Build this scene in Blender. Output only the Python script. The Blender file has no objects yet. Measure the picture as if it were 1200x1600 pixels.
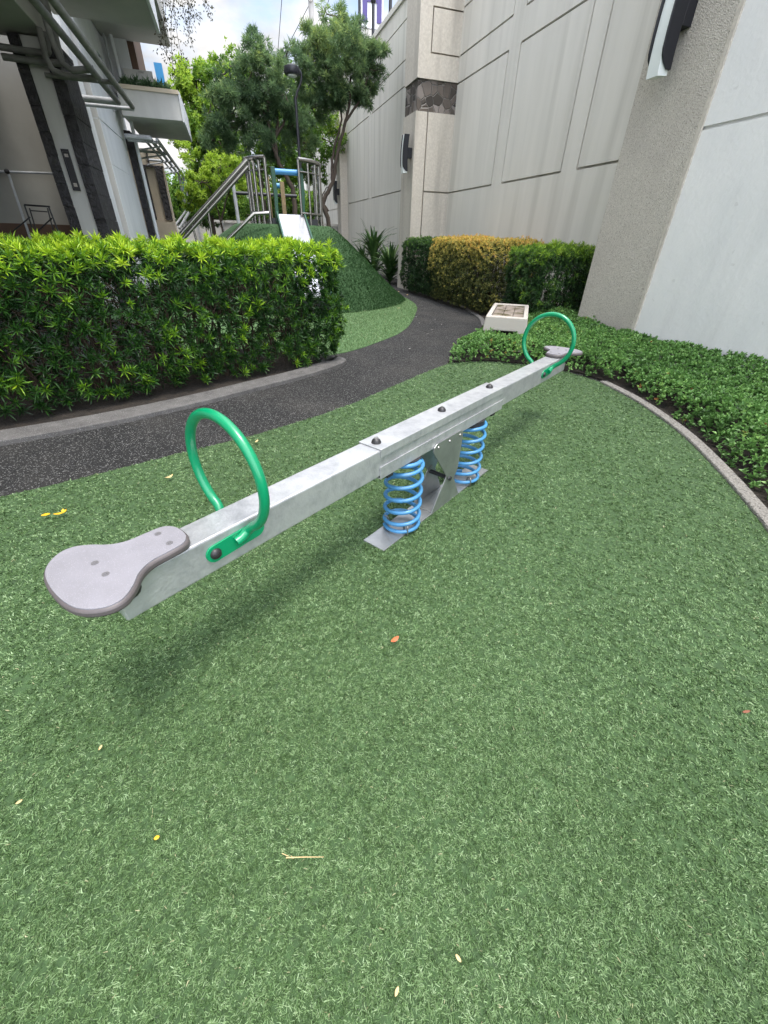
import bpy, math, random
import numpy as np
from mathutils import Matrix, Vector
random.seed(7); RNG = np.random.default_rng(11)
S = bpy.context.scene
COL = S.collection
R = math.radians

# ---------------------------------------------------------------- camera
EYE = 1.25
FPX = 638.0                       # focal length in pixels of a 1200x1600 frame
ROT = [[0.9528164855, 0.1496498515, -0.2640940492],
       [-0.3026344124, 0.5357412519, -0.7882853059],
       [0.0235192976, 0.8310151822, 0.5557522916]]
cam = bpy.data.cameras.new('camera'); co = bpy.data.objects.new('camera', cam); COL.objects.link(co)
m4 = Matrix(ROT).to_4x4(); m4.translation = Vector((0, 0, EYE)); co.matrix_world = m4
cam.sensor_fit = 'VERTICAL'; cam.sensor_height = 36.0; cam.sensor_width = 27.0
cam.lens = 36.0 * FPX / 1600.0
cam.clip_start = 0.02; cam.clip_end = 500
S.camera = co
S.render.resolution_x = 768; S.render.resolution_y = 1024

# ---------------------------------------------------------------- world, sun, exposure
SUN_EL, SUN_AZ = R(76), R(155)    # high noon sun behind thin cloud, azimuth clockwise from +Y
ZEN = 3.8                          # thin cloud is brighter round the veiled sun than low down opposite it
w = bpy.data.worlds.new('World'); S.world = w; w.use_nodes = True
nt = w.node_tree; nt.nodes.clear()
out = nt.nodes.new('ShaderNodeOutputWorld'); bg = nt.nodes.new('ShaderNodeBackground')
sky = nt.nodes.new('ShaderNodeTexSky'); sky.sky_type = 'NISHITA'; sky.sun_disc = False
sky.sun_elevation = SUN_EL; sky.sun_rotation = SUN_AZ
sky.air_density = 1.0; sky.dust_density = 1.5; sky.ozone_density = 2.0
tc = nt.nodes.new('ShaderNodeTexCoord'); mp = nt.nodes.new('ShaderNodeMapping'); mp.inputs['Scale'].default_value = (1, 1, 2.2)
nz = nt.nodes.new('ShaderNodeTexNoise'); nz.inputs['Scale'].default_value = 3.6; nz.inputs['Detail'].default_value = 9; nz.inputs['Roughness'].default_value = .56
nz2 = nt.nodes.new('ShaderNodeTexNoise'); nz2.inputs['Scale'].default_value = 7.0; nz2.inputs['Detail'].default_value = 6
rp = nt.nodes.new('ShaderNodeValToRGB'); rp.color_ramp.elements[0].position = .34; rp.color_ramp.elements[1].position = .52
rc = nt.nodes.new('ShaderNodeValToRGB'); rc.color_ramp.elements[0].position = .3; rc.color_ramp.elements[1].position = .7
rc.color_ramp.elements[0].color = (1.5, 1.55, 1.7, 1); rc.color_ramp.elements[1].color = (3.8, 3.72, 3.6, 1)
mx = nt.nodes.new('ShaderNodeMix'); mx.data_type = 'RGBA'
L = nt.links.new
L(tc.outputs['Generated'], mp.inputs['Vector']); L(mp.outputs[0], nz.inputs['Vector']); L(mp.outputs[0], nz2.inputs['Vector'])
L(nz.outputs['Fac'], rp.inputs[0]); L(nz2.outputs['Fac'], rc.inputs[0])
L(rp.outputs[0], mx.inputs[0]); L(sky.outputs[0], mx.inputs[6]); L(rc.outputs[0], mx.inputs[7])
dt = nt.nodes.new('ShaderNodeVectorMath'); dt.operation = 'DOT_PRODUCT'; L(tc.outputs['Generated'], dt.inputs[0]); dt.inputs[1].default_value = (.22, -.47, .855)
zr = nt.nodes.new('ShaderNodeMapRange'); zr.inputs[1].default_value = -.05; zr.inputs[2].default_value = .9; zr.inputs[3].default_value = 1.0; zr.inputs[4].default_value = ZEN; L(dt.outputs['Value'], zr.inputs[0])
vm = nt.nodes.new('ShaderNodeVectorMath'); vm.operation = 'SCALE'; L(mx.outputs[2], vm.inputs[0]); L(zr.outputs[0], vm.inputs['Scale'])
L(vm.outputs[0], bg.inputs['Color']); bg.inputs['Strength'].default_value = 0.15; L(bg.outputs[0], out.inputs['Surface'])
sl = bpy.data.lights.new('sun', 'SUN'); sl.energy = 1.45; sl.angle = R(17); sl.color = (1, .95, .87)
so = bpy.data.objects.new('sun', sl); COL.objects.link(so)
sd = Vector((math.sin(SUN_AZ) * math.cos(SUN_EL), math.cos(SUN_AZ) * math.cos(SUN_EL), math.sin(SUN_EL)))
so.rotation_euler = (-sd).to_track_quat('-Z', 'Y').to_euler(); so.location = (0, 0, 30)
S.view_settings.view_transform = 'Standard'; S.view_settings.look = 'None'
S.view_settings.exposure = 1.2; S.view_settings.gamma = 1.0; S.view_settings.use_curve_mapping = False
try: S.cycles.max_bounces = 8; S.cycles.transparent_max_bounces = 8
except Exception: pass

# ---------------------------------------------------------------- helpers: points
_r = np.array(ROT)
def at(px, py, Y=None, X=None, Z=None):
    """world point of the place seen at a pixel of the photo, at a known depth Y (or X or Z)"""
    d = _r @ np.array([(px - 600) / FPX, (800 - py) / FPX, -1.0])
    t = Y / d[1] if Y is not None else (X / d[0] if X is not None else (Z - EYE) / d[2])
    p = d * t; return np.array([p[0], p[1], p[2] + EYE])

# ---------------------------------------------------------------- helpers: materials
def ramp(nd, stops):
    cr = nd.color_ramp
    while len(cr.elements) > 1: cr.elements.remove(cr.elements[-1])
    cr.elements[0].position = stops[0][0]; cr.elements[0].color = (*stops[0][1], 1)
    for p, c in stops[1:]:
        e = cr.elements.new(p); e.color = (*c, 1)
def mat(name, col, rough=.6, metal=0, var=None, vscale=4, vstretch=(1, 1, 1), bump=0, bscale=60, bkind='noise', spec=.5,
        speck=None, speck_scale=90, speck_pos=.12, coat=0, var2=None, v2scale=1.2, v2stretch=(1, 1, 1), v2pos=(.45, .75)):
    m = bpy.data.materials.new(name); m.use_nodes = True; n = m.node_tree.nodes; l = m.node_tree.links.new
    b = n['Principled BSDF']; b.inputs['Roughness'].default_value = rough; b.inputs['Metallic'].default_value = metal
    b.inputs['Specular IOR Level'].default_value = spec; b.inputs['Coat Weight'].default_value = coat
    t = n.new('ShaderNodeTexCoord'); g = n.new('ShaderNodeNewGeometry'); src = g.outputs['Position']
    def mapped(st):
        q = n.new('ShaderNodeMapping'); q.inputs['Scale'].default_value = st; l(src, q.inputs['Vector']); return q.outputs[0]
    c = None
    if var is not None:
        x = n.new('ShaderNodeTexNoise'); x.inputs['Scale'].default_value = vscale; x.inputs['Detail'].default_value = 8; x.inputs['Roughness'].default_value = .6
        l(mapped(vstretch), x.inputs['Vector']); q = n.new('ShaderNodeValToRGB'); ramp(q, [(.3, var), (.68, col)]); l(x.outputs['Fac'], q.inputs[0]); c = q.outputs[0]
    else:
        q = n.new('ShaderNodeRGB'); q.outputs[0].default_value = (*col, 1); c = q.outputs[0]
    if var2 is not None:
        x = n.new('ShaderNodeTexNoise'); x.inputs['Scale'].default_value = v2scale; x.inputs['Detail'].default_value = 6; l(mapped(v2stretch), x.inputs['Vector'])
        q = n.new('ShaderNodeMapRange'); q.inputs[1].default_value = v2pos[0]; q.inputs[2].default_value = v2pos[1]; l(x.outputs['Fac'], q.inputs[0])
        k = n.new('ShaderNodeMix'); k.data_type = 'RGBA'; l(q.outputs[0], k.inputs[0]); l(c, k.inputs[6]); k.inputs[7].default_value = (*var2, 1); c = k.outputs[2]
    if speck is not None:
        v = n.new('ShaderNodeTexVoronoi'); v.inputs['Scale'].default_value = speck_scale; l(src, v.inputs['Vector'])
        s2 = n.new('ShaderNodeSeparateColor'); l(v.outputs['Color'], s2.inputs[0])
        q = n.new('ShaderNodeMapRange'); q.inputs[1].default_value = 1 - speck_pos; q.inputs[2].default_value = 1 - speck_pos + .02; l(s2.outputs[0], q.inputs[0])
        k = n.new('ShaderNodeMix'); k.data_type = 'RGBA'; l(q.outputs[0], k.inputs[0]); l(c, k.inputs[6]); k.inputs[7].default_value = (*speck, 1); c = k.outputs[2]
    l(c, b.inputs['Base Color'])
    if bump:
        if bkind == 'noise': x = n.new('ShaderNodeTexNoise'); x.inputs['Detail'].default_value = 6; o = x.outputs['Fac']
        else: x = n.new('ShaderNodeTexVoronoi'); o = x.outputs['Distance']
        x.inputs['Scale'].default_value = bscale; l(src, x.inputs['Vector'])
        bp = n.new('ShaderNodeBump'); bp.inputs['Strength'].default_value = min(1, bump); bp.inputs['Distance'].default_value = .5 / bscale * 2; l(o, bp.inputs['Height']); l(bp.outputs[0], b.inputs['Normal'])
    return m
def leafmat(name, stops, rough=.42, trans=.25, spec=.4):
    m = bpy.data.materials.new(name); m.use_nodes = True; n = m.node_tree.nodes; l = m.node_tree.links.new
    b = n['Principled BSDF']; b.inputs['Roughness'].default_value = rough; b.inputs['Specular IOR Level'].default_value = spec
    a = n.new('ShaderNodeAttribute'); a.attribute_name = 'hue'; q = n.new('ShaderNodeValToRGB'); ramp(q, stops); l(a.outputs['Fac'], q.inputs[0])
    l(q.outputs[0], b.inputs['Base Color'])
    if trans:
        tr = n.new('ShaderNodeBsdfTranslucent'); l(q.outputs[0], tr.inputs['Color']); mix = n.new('ShaderNodeMixShader'); mix.inputs[0].default_value = trans
        l(b.outputs[0], mix.inputs[1]); l(tr.outputs[0], mix.inputs[2]); l(mix.outputs[0], n['Material Output'].inputs['Surface'])
    return m

# ---------------------------------------------------------------- helpers: objects
ROOTLOC = {}
def base_of(o):
    while o.parent: o = o.parent
    return ROOTLOC.get(o.name, (Vector((0, 0, 0)), 0))
def tag(o, label=None, cat=None, group=None, kind=None):
    if label: o['label'] = label
    if cat: o['category'] = cat
    if group: o['group'] = group
    if kind: o['kind'] = kind
    return o
def thing(name, label, cat, loc=(0, 0, 0), group=None, rz=0):
    o = bpy.data.objects.new(name, None); COL.objects.link(o); o.location = loc; o.rotation_euler = (0, 0, rz); o.empty_display_size = .1
    ROOTLOC[o.name] = (Vector(loc), rz); return tag(o, label, cat, group)
def link(name, V, F, m, parent=None, local=False, smooth=False, bevel=0, hue=None, loc=None, label=None):
    V = np.asarray(V, dtype=np.float64).reshape(-1, 3)
    if parent is not None and not local: V = V - np.array(base_of(parent)[0])
    if loc is not None: V = V - np.array(loc)
    me = bpy.data.meshes.new(name); me.from_pydata(V.tolist(), [], F if isinstance(F, list) else F.tolist())
    ob = bpy.data.objects.new(name, me); COL.objects.link(ob); me.materials.append(m)
    if smooth:
        me.shade_smooth() if smooth is True else None
        if smooth is not True:
            me.shade_smooth()
            try: me.set_sharp_from_angle(angle=R(smooth))
            except Exception: pass
    if hue is not None:
        a = me.attributes.new('hue', 'FLOAT', 'POINT'); a.data.foreach_set('value', np.asarray(hue, dtype=np.float32))
    if parent is not None: ob.parent = parent
    if loc is not None: ob.location = loc; ROOTLOC[ob.name] = (Vector(loc), 0)
    if bevel:
        b = ob.modifiers.new('bevel', 'BEVEL'); b.width = bevel; b.segments = 2; b.limit_method = 'ANGLE'; b.angle_limit = R(40)
    if label: ob['label'] = label
    return ob
def dup(root, loc, label=None, rz=None):
    r = root.copy(); COL.objects.link(r); r.location = loc
    if rz is not None: r.rotation_euler = (0, 0, rz)
    if label: r['label'] = label
    def rec(a, b):
        for ch in list(a.children):
            if ch.name == b.name: continue
            c = ch.copy(); COL.objects.link(c); c.parent = b; rec(ch, c)
    rec(root, r); return r
class MB:
    def __init__(s): s.v = []; s.f = []
    def add(s, V, F):
        o = len(s.v); s.v += [tuple(map(float, p)) for p in V]; s.f += [tuple(i + o for i in f) for f in F]; return s
    def box(s, x0, x1, y0, y1, z0, z1):
        return s.add([(x0, y0, z0), (x1, y0, z0), (x1, y1, z0), (x0, y1, z0), (x0, y0, z1), (x1, y0, z1), (x1, y1, z1), (x0, y1, z1)],
                     [(0, 3, 2, 1), (4, 5, 6, 7), (0, 1, 5, 4), (1, 2, 6, 5), (2, 3, 7, 6), (3, 0, 4, 7)])
    def obox(s, a, b, wdt, hgt, up=(0, 0, 1)):
        a = np.array(a, float); b = np.array(b, float); d = (b - a) / np.linalg.norm(b - a); u = np.array(up, float)
        sd_ = np.cross(d, u); sd_ /= np.linalg.norm(sd_); u = np.cross(sd_, d)
        P = [p + sd_ * wdt / 2 * i + u * hgt / 2 * j for p in (a, b) for i, j in ((-1, -1), (1, -1), (1, 1), (-1, 1))]
        return s.add(P, [(0, 1, 2, 3), (7, 6, 5, 4), (0, 4, 5, 1), (1, 5, 6, 2), (2, 6, 7, 3), (3, 7, 4, 0)])
    def tube(s, pts, r, n=10, closed=False, cap=True):
        P = [np.array(p, float) for p in pts]; N = len(P); rr = r if hasattr(r, '__len__') else [r] * N; rings = []; prev = None
        for i in range(N):
            a = P[i - 1] if (i > 0 or closed) else P[i]; b = P[(i + 1) % N] if (i < N - 1 or closed) else P[i]
            d = b - a; d /= max(1e-9, np.linalg.norm(d))
            if prev is None:
                ref = np.array([0, 0, 1.]) if abs(d[2]) < .9 else np.array([1., 0, 0]); u = np.cross(d, ref)
            else: u = prev - d * prev.dot(d)
            u /= np.linalg.norm(u); prev = u; v = np.cross(d, u)
            rings.append([P[i] + rr[i] * (math.cos(2 * math.pi * k / n) * u + math.sin(2 * math.pi * k / n) * v) for k in range(n)])
        V = [p for q in rings for p in q]; F = []
        for i in range(N if closed else N - 1):
            j = (i + 1) % N
            for k in range(n): F.append((i * n + k, i * n + (k + 1) % n, j * n + (k + 1) % n, j * n + k))
        if cap and not closed: F.append(tuple(range(n - 1, -1, -1))); F.append(tuple((N - 1) * n + k for k in range(n)))
        return s.add(V, F)
    def prism(s, poly, z0, z1):
        n = len(poly)
        ar = sum(poly[i][0] * poly[(i + 1) % n][1] - poly[(i + 1) % n][0] * poly[i][1] for i in range(n))
        if ar < 0: poly = poly[::-1]
        V = [(x, y, z0) for x, y in poly] + [(x, y, z1) for x, y in poly]
        return s.add(V, [tuple(range(n - 1, -1, -1)), tuple(range(n, 2 * n))] + [(i, (i + 1) % n, n + (i + 1) % n, n + i) for i in range(n)])
    def extr(s, prof, axis, a, b):
        """closed profile (list of 2D) extruded along axis x/y from a to b"""
        n = len(prof); f = (lambda p, t: (t, p[0], p[1])) if axis == 'x' else (lambda p, t: (p[0], t, p[1]))
        V = [f(p, a) for p in prof] + [f(p, b) for p in prof]
        return s.add(V, [tuple(range(n)), tuple(range(2 * n - 1, n - 1, -1))] + [(i, n + i, n + (i + 1) % n, (i + 1) % n) for i in range(n)])
    def dome(s, c, r, h, n=14, k=5, ax=None):
        c = np.array(c, float); A = np.array(ax or (0, 0, 1), float); A /= np.linalg.norm(A); ref = np.array([1., 0, 0]) if abs(A[0]) < .8 else np.array([0, 1., 0])
        u = np.cross(A, ref); u /= np.linalg.norm(u); v = np.cross(A, u); V = []; F = []
        for i in range(k):
            t = math.pi / 2 * i / k
            V += [c + A * h * math.sin(t) + r * math.cos(t) * (math.cos(2 * math.pi * j / n) * u + math.sin(2 * math.pi * j / n) * v) for j in range(n)]
        V.append(c + A * h)
        for i in range(k - 1):
            for j in range(n): F.append((i * n + j, i * n + (j + 1) % n, (i + 1) * n + (j + 1) % n, (i + 1) * n + j))
        for j in range(n): F.append(((k - 1) * n + j, (k - 1) * n + (j + 1) % n, k * n))
        F.append(tuple(range(n - 1, -1, -1))); return s.add(V, F)
    def relief(s, o, U, Vv, N, W, H, thick, rects, nowarp=True):
        """slab with real grooves and recesses: rects are (u0,v0,u1,v1,depth), depth < 0 goes in"""
        o, U, Vv, N = [np.array(q, float) for q in (o, U, Vv, N)]
        us = sorted({0., W} | {min(max(r[i], 0), W) for r in rects for i in (0, 2)}); vs = sorted({0., H} | {min(max(r[i], 0), H) for r in rects for i in (1, 3)})
        def dep(i, j):
            if i < 0 or j < 0 or i >= len(us) - 1 or j >= len(vs) - 1: return -thick
            cu = (us[i] + us[i + 1]) / 2; cv = (vs[j] + vs[j + 1]) / 2; d = 0
            for r in rects:
                if r[0] < cu < r[2] and r[1] < cv < r[3]: d = r[4]
            return d
        P = lambda u, v, d: o + U * u + Vv * v + N * d
        def q(a, b, c, d): s.add([a, b, c, d], [(0, 1, 2, 3)])
        for i in range(len(us) - 1):
            for j in range(len(vs) - 1):
                d = dep(i, j); u0, u1, v0, v1 = us[i], us[i + 1], vs[j], vs[j + 1]
                q(P(u0, v0, d), P(u1, v0, d), P(u1, v1, d), P(u0, v1, d)); q(P(u0, v0, -thick), P(u0, v1, -thick), P(u1, v1, -thick), P(u1, v0, -thick))
                for di, dj, a, b in ((-1, 0, (u0, v0), (u0, v1)), (1, 0, (u1, v1), (u1, v0)), (0, -1, (u1, v0), (u0, v0)), (0, 1, (u0, v1), (u1, v1))):
                    e = dep(i + di, j + dj)
                    if e < d: q(P(*a, d), P(*b, d), P(*b, e), P(*a, e))
        return s
    def go(s, name, m, parent=None, **k): return link(name, s.v, s.f, m, parent, **k)
def smoothpoly(pts, k=6):
    n = len(pts); o = []
    for i in range(n):
        p0, p1, p2, p3 = [np.array(pts[(i + j) % n], float) for j in (-1, 0, 1, 2)]
        for t in np.arange(0, 1, 1 / k): o.append(tuple(.5 * (2 * p1 + (p2 - p0) * t + (2 * p0 - 5 * p1 + 4 * p2 - p3) * t * t + (3 * p1 - p0 - 3 * p2 + p3) * t ** 3)))
    return o
def smoothline(pts, k=8):
    P = [np.array(p, float) for p in pts]; P = [2 * P[0] - P[1]] + P + [2 * P[-1] - P[-2]]; o = []
    for i in range(1, len(P) - 2):
        p0, p1, p2, p3 = P[i - 1:i + 3]
        for t in np.arange(0, 1, 1 / k): o.append(.5 * (2 * p1 + (p2 - p0) * t + (2 * p0 - 5 * p1 + 4 * p2 - p3) * t * t + (3 * p1 - p0 - 3 * p2 + p3) * t ** 3))
    o.append(P[-2]); return o
def inpoly(x, y, poly):
    c = np.zeros(len(x), bool); n = len(poly)
    for i in range(n):
        x0, y0 = poly[i][:2]; x1, y1 = poly[(i + 1) % n][:2]
        if y0 == y1: continue
        k = ((y0 > y) != (y1 > y)) & (x < (x1 - x0) * (y - y0) / (y1 - y0) + x0); c ^= k
    return c
def unit(a): return a / np.maximum(1e-9, np.linalg.norm(a, axis=1, keepdims=True))
def fbm(x, y, z=0, seed=0):
    r = np.random.default_rng(seed); s = 0
    for k in range(6):
        a = r.normal(size=3) * (1.3 ** k); p = r.uniform(0, 6.28); s = s + np.sin(a[0] * x + a[1] * y + a[2] * z + p) / (1.2 ** k)
    return s / 3
# leaves: a kite folded along its midrib
def leaves(P, D, Lh, W, hue, fold=.25, droop=.12, ref=None):
    n = len(P); D = unit(D); r = RNG.normal(size=(n, 3)) * .35 + (np.array([0, 0, 1.]) if ref is None else ref)
    sd_ = unit(np.cross(D, r)); nn = np.cross(sd_, D); Lh = np.broadcast_to(Lh, (n,))[:, None]; W = np.broadcast_to(W, (n,))[:, None]
    mid = P + D * Lh * .48
    V = np.stack([P, mid + sd_ * W / 2 + nn * fold * W, mid - sd_ * W / 2 + nn * fold * W, P + D * Lh - nn * droop * Lh], 1).reshape(-1, 3)
    k = np.arange(n)[:, None] * 4; F = np.concatenate([k + [0, 3, 1], k + [0, 2, 3]], 0)
    return V, F, np.repeat(hue, 4)
def rosettes(C, A, k, L_, W, hue, spread=(15, 80), jl=.25, stem=.02, hj=.12):
    n = len(C); A = unit(A); ref = np.where(np.abs(A[:, 2:3]) < .9, np.array([[0, 0, 1.]]), np.array([[1., 0, 0]])); u = unit(np.cross(A, ref)); v = np.cross(A, u)
    ph = (np.arange(k) * 2.4)[None] + RNG.uniform(0, 6.28, (n, 1)); th = np.radians(np.linspace(spread[0], spread[1], k))[None] + RNG.normal(0, .12, (n, k))
    D = A[:, None] * np.cos(th)[..., None] + (u[:, None] * np.cos(ph)[..., None] + v[:, None] * np.sin(ph)[..., None]) * np.sin(th)[..., None]
    P = C[:, None] - A[:, None] * (np.linspace(0, 1, k)[None, :, None] * stem); Lk = L_ * RNG.uniform(.72, 1.22, (n, 1)) * (1 + RNG.uniform(-jl, jl, (n, k))) * (.75 + .25 * np.linspace(0, 1, k))
    h = np.clip(hue[:, None] + RNG.normal(0, hj, (n, k)) - .10 * np.linspace(0, 1, k)[None], 0, 1)
    return leaves(P.reshape(-1, 3), D.reshape(-1, 3), Lk.ravel(), W, h.ravel(), ref=np.repeat(A, k, 0))
def cat(*parts):
    V = []; F = []; H = []; o = 0
    for v, f, h in parts: V.append(v); F.append(f + o); H.append(h); o += len(v)
    return np.concatenate(V), np.concatenate(F), np.concatenate(H)
def bulk(name, V, F, m, parent=None, hue=None, loc=None):
    """fast mesh of triangles"""
    if parent is not None: V = V - np.array(base_of(parent)[0])
    if loc is not None: V = V - np.array(loc)
    me = bpy.data.meshes.new(name); n = len(V); f = len(F); q = F.shape[1]
    me.vertices.add(n); me.vertices.foreach_set('co', V.astype(np.float32).ravel()); me.loops.add(f * q); me.loops.foreach_set('vertex_index', F.astype(np.int32).ravel())
    me.polygons.add(f); me.polygons.foreach_set('loop_start', (np.arange(f) * q).astype(np.int32)); me.update(calc_edges=True); me.materials.append(m)
    if hue is not None: a = me.attributes.new('hue', 'FLOAT', 'POINT'); a.data.foreach_set('value', hue.astype(np.float32))
    o = bpy.data.objects.new(name, me); COL.objects.link(o)
    if parent is not None: o.parent = parent
    if loc is not None: o.location = loc
    return o

# ---------------------------------------------------------------- materials
M = {}
M['asphalt'] = mat('black_rubber_paving', (.030, .030, .030), .92, var=(.012, .012, .012), vscale=60, bump=1, bscale=120, bkind='voronoi', speck=(.16, .16, .155), speck_scale=170, speck_pos=.11, var2=(.042, .040, .037), v2scale=1.6, spec=.25)
M['ground'] = mat('soil', (.032, .024, .017), .95, var=(.010, .008, .006), vscale=14, bump=1, bscale=40)
M['kerb_grey'] = mat('worn_grey_kerb', (.125, .12, .115), .9, var=(.065, .062, .06), vscale=9, bump=.6, bscale=130, speck=(.24, .24, .235), speck_scale=300, speck_pos=.06)
M['kerb_light'] = mat('pebble_kerb', (.30, .285, .26), .9, var=(.15, .14, .125), vscale=70, bump=.8, bscale=120, bkind='voronoi', speck=(.12, .11, .1), speck_scale=110, speck_pos=.14)
M['turf_base'] = mat('turf_backing', (.05, .10, .034), .95, var=(.026, .052, .018), vscale=55, bump=.6, bscale=200)
M['turf_far'] = mat('turf_far', (.09, .175, .065), .95, var=(.055, .115, .04), vscale=48, bump=.8, bscale=150)
M['turf_mound'] = mat('turf_mound', (.036, .09, .028), .95, var=(.014, .045, .012), vscale=40, bump=.8, bscale=120, var2=(.045, .095, .035), v2scale=.9)
M['wall_mid'] = mat('warm_grey_render', (.68, .655, .595), .9, var=(.60, .58, .525), vscale=1.1, vstretch=(2.6, 2.6, .3), bump=.25, bscale=220, var2=(.40, .385, .34), v2scale=.8, v2stretch=(3.2, 3.2, .18), v2pos=(.50, .86))
M['wall_white'] = mat('white_render', (.80, .79, .765), .9, var=(.72, .72, .705), vscale=2.2, vstretch=(1.0, 1.0, .6), bump=.08, bscale=22, var2=(.52, .515, .50), v2scale=.9, v2stretch=(2.2, 2.2, .3), v2pos=(.56, .88), speck=(.45, .43, .4), speck_scale=26, speck_pos=.006)
M['pebble'] = mat('pebbledash', (.62, .58, .51), .95, var=(.36, .33, .28), vscale=90, bump=.55, bscale=95, bkind='voronoi', speck=(.27, .245, .21), speck_scale=130, speck_pos=.08, var2=(.42, .385, .34), v2scale=1.1, v2pos=(.48, .75))
M['pillar'] = mat('pillar_stucco', (.60, .555, .48), .95, var=(.47, .43, .37), vscale=22, bump=.7, bscale=150, var2=(.36, .33, .285), v2scale=1.2, v2stretch=(3, 3, .25), v2pos=(.5, .8))
M['dark'] = mat('black_metal', (.012, .013, .018), .35, spec=.5)
M['iron'] = mat('dark_iron', (.03, .032, .036), .5, metal=.3)
M['frost'] = mat('frosted_lens', (.76, .80, .78), .35, spec=.5)
M['galv'] = mat('galvanised_steel', (.53, .535, .545), .42, metal=.62, var=(.38, .39, .40), vscale=28, bump=.15, bscale=110, var2=(.55, .56, .555), v2scale=7, v2pos=(.42, .66))
M['galv2'] = mat('galvanised_plate', (.42, .43, .425), .38, metal=.8, var=(.30, .31, .31), vscale=9, bump=.12, bscale=60)
M['seat'] = mat('pale_seat_board', (.235, .228, .25), .6, var=(.19, .185, .20), vscale=7, bump=.25, bscale=420, speck=(.30, .29, .32), speck_scale=900, speck_pos=.05, spec=.35)
M['rim'] = mat('grey_rubber_rim', (.105, .09, .09), .5, var=(.08, .07, .07), vscale=30)
M['green'] = mat('green_powder_coat', (.0, .23, .095), .28, spec=.55, coat=.25, var=(.0, .25, .10), vscale=14, bump=.05, bscale=300)
M['blue'] = mat('blue_spring_paint', (.055, .235, .47), .4, spec=.45, var=(.06, .20, .38), vscale=35, coat=.1, var2=(.10, .22, .36), v2scale=9, v2pos=(.62, .7))
M['rubber'] = mat('black_rubber', (.02, .019, .02), .45)
M['bolt'] = mat('bolt_steel', (.45, .44, .42), .35, metal=.9, var=(.25, .23, .2), vscale=60)
M['screw'] = mat('screw_zinc', (.15, .145, .15), .5, metal=.2)
M['steel'] = mat('stainless_steel', (.33, .32, .30), .25, metal=.95)
M['chute'] = mat('slide_steel', (.62, .63, .66), .28, metal=.8, var=(.5, .5, .52), vscale=5)
M['playgreen'] = mat('dark_green_board', (.012, .07, .04), .4)
M['playblue'] = mat('blue_tube', (.05, .24, .48), .4)
M['playtan'] = mat('tan_post', (.30, .22, .11), .6, var=(.2, .15, .08), vscale=12)
M['concrete'] = mat('bench_concrete', (.46, .43, .385), .9, var=(.46, .42, .37), vscale=8, bump=.4, bscale=90)
M['slat'] = mat('weathered_slats', (.30, .25, .21), .8, var=(.16, .13, .105), vscale=9, vstretch=(1, 1, 1), bump=.4, bscale=60, var2=(.07, .06, .02), v2scale=5, v2pos=(.5, .62))
M['bwhite'] = mat('building_white', (.66, .68, .69), .85, var=(.56, .58, .59), vscale=2, vstretch=(2, 2, .3), bump=.2, bscale=60)
M['bgrey'] = mat('building_grey', (.56, .555, .53), .85, var=(.48, .475, .455), vscale=2, vstretch=(2, 2, .4))
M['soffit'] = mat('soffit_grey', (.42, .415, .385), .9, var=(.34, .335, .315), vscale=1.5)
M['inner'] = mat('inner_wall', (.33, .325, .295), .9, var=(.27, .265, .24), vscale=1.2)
M['brown'] = mat('brown_skirting', (.11, .06, .035), .7, var=(.08, .045, .03), vscale=6)
M['slate'] = mat('dark_slate', (.055, .052, .055), .8, var=(.022, .02, .022), vscale=9, bump=1, bscale=16)
M['cream'] = mat('cream_panel', (.58, .50, .39), .85, var=(.5, .43, .33), vscale=3)
M['pvc'] = mat('grey_pipe', (.46, .48, .50), .5, var=(.32, .33, .34), vscale=9)
M['pvcdark'] = mat('dirty_pipe', (.20, .20, .185), .6, var=(.11, .11, .10), vscale=7)
M['blueglass'] = mat('blue_screen', (.05, .25, .50), .3)
M['fence'] = mat('white_fence', (.74, .73, .70), .8, var=(.62, .6, .57), vscale=3)
M['bark'] = mat('grey_brown_bark', (.105, .08, .06), .9, var=(.045, .034, .027), vscale=20, vstretch=(1, 1, .2), bump=.9, bscale=50)
M['twig'] = mat('hedge_twigs', (.045, .032, .02), .9)
M['purple'] = mat('purple_sign', (.07, .05, .20), .5)
M['signwhite'] = mat('sign_white', (.75, .75, .78), .5)
M['pole'] = mat('pole_grey', (.42, .40, .38), .7)
M['leafy'] = mat('yellow_petal', (.75, .42, .01), .5)
M['straw'] = mat('straw', (.55, .40, .20), .8)
# stone band: irregular stones with paler joints
m = mat('crazy_stone', (.2, .2, .2), .85); n = m.node_tree.nodes; l = m.node_tree.links.new
g = n.new('ShaderNodeNewGeometry'); v1 = n.new('ShaderNodeTexVoronoi'); v1.feature = 'DISTANCE_TO_EDGE'; v1.inputs['Scale'].default_value = 5.2; v2 = n.new('ShaderNodeTexVoronoi'); v2.inputs['Scale'].default_value = 5.2
l(g.outputs['Position'], v1.inputs['Vector']); l(g.outputs['Position'], v2.inputs['Vector'])
sc = n.new('ShaderNodeSeparateColor'); l(v2.outputs['Color'], sc.inputs[0]); q = n.new('ShaderNodeValToRGB'); ramp(q, [(0, (.035, .03, .025)), (.6, (.11, .09, .075)), (1, (.25, .22, .2))]); l(sc.outputs[0], q.inputs[0])
mr = n.new('ShaderNodeMapRange'); mr.inputs[1].default_value = .0; mr.inputs[2].default_value = .055; l(v1.outputs['Distance'], mr.inputs[0])
k = n.new('ShaderNodeMix'); k.data_type = 'RGBA'; l(mr.outputs[0], k.inputs[0]); k.inputs[6].default_value = (.34, .32, .29, 1); l(q.outputs[0], k.inputs[7]); l(k.outputs[2], n['Principled BSDF'].inputs['Base Color'])
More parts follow.
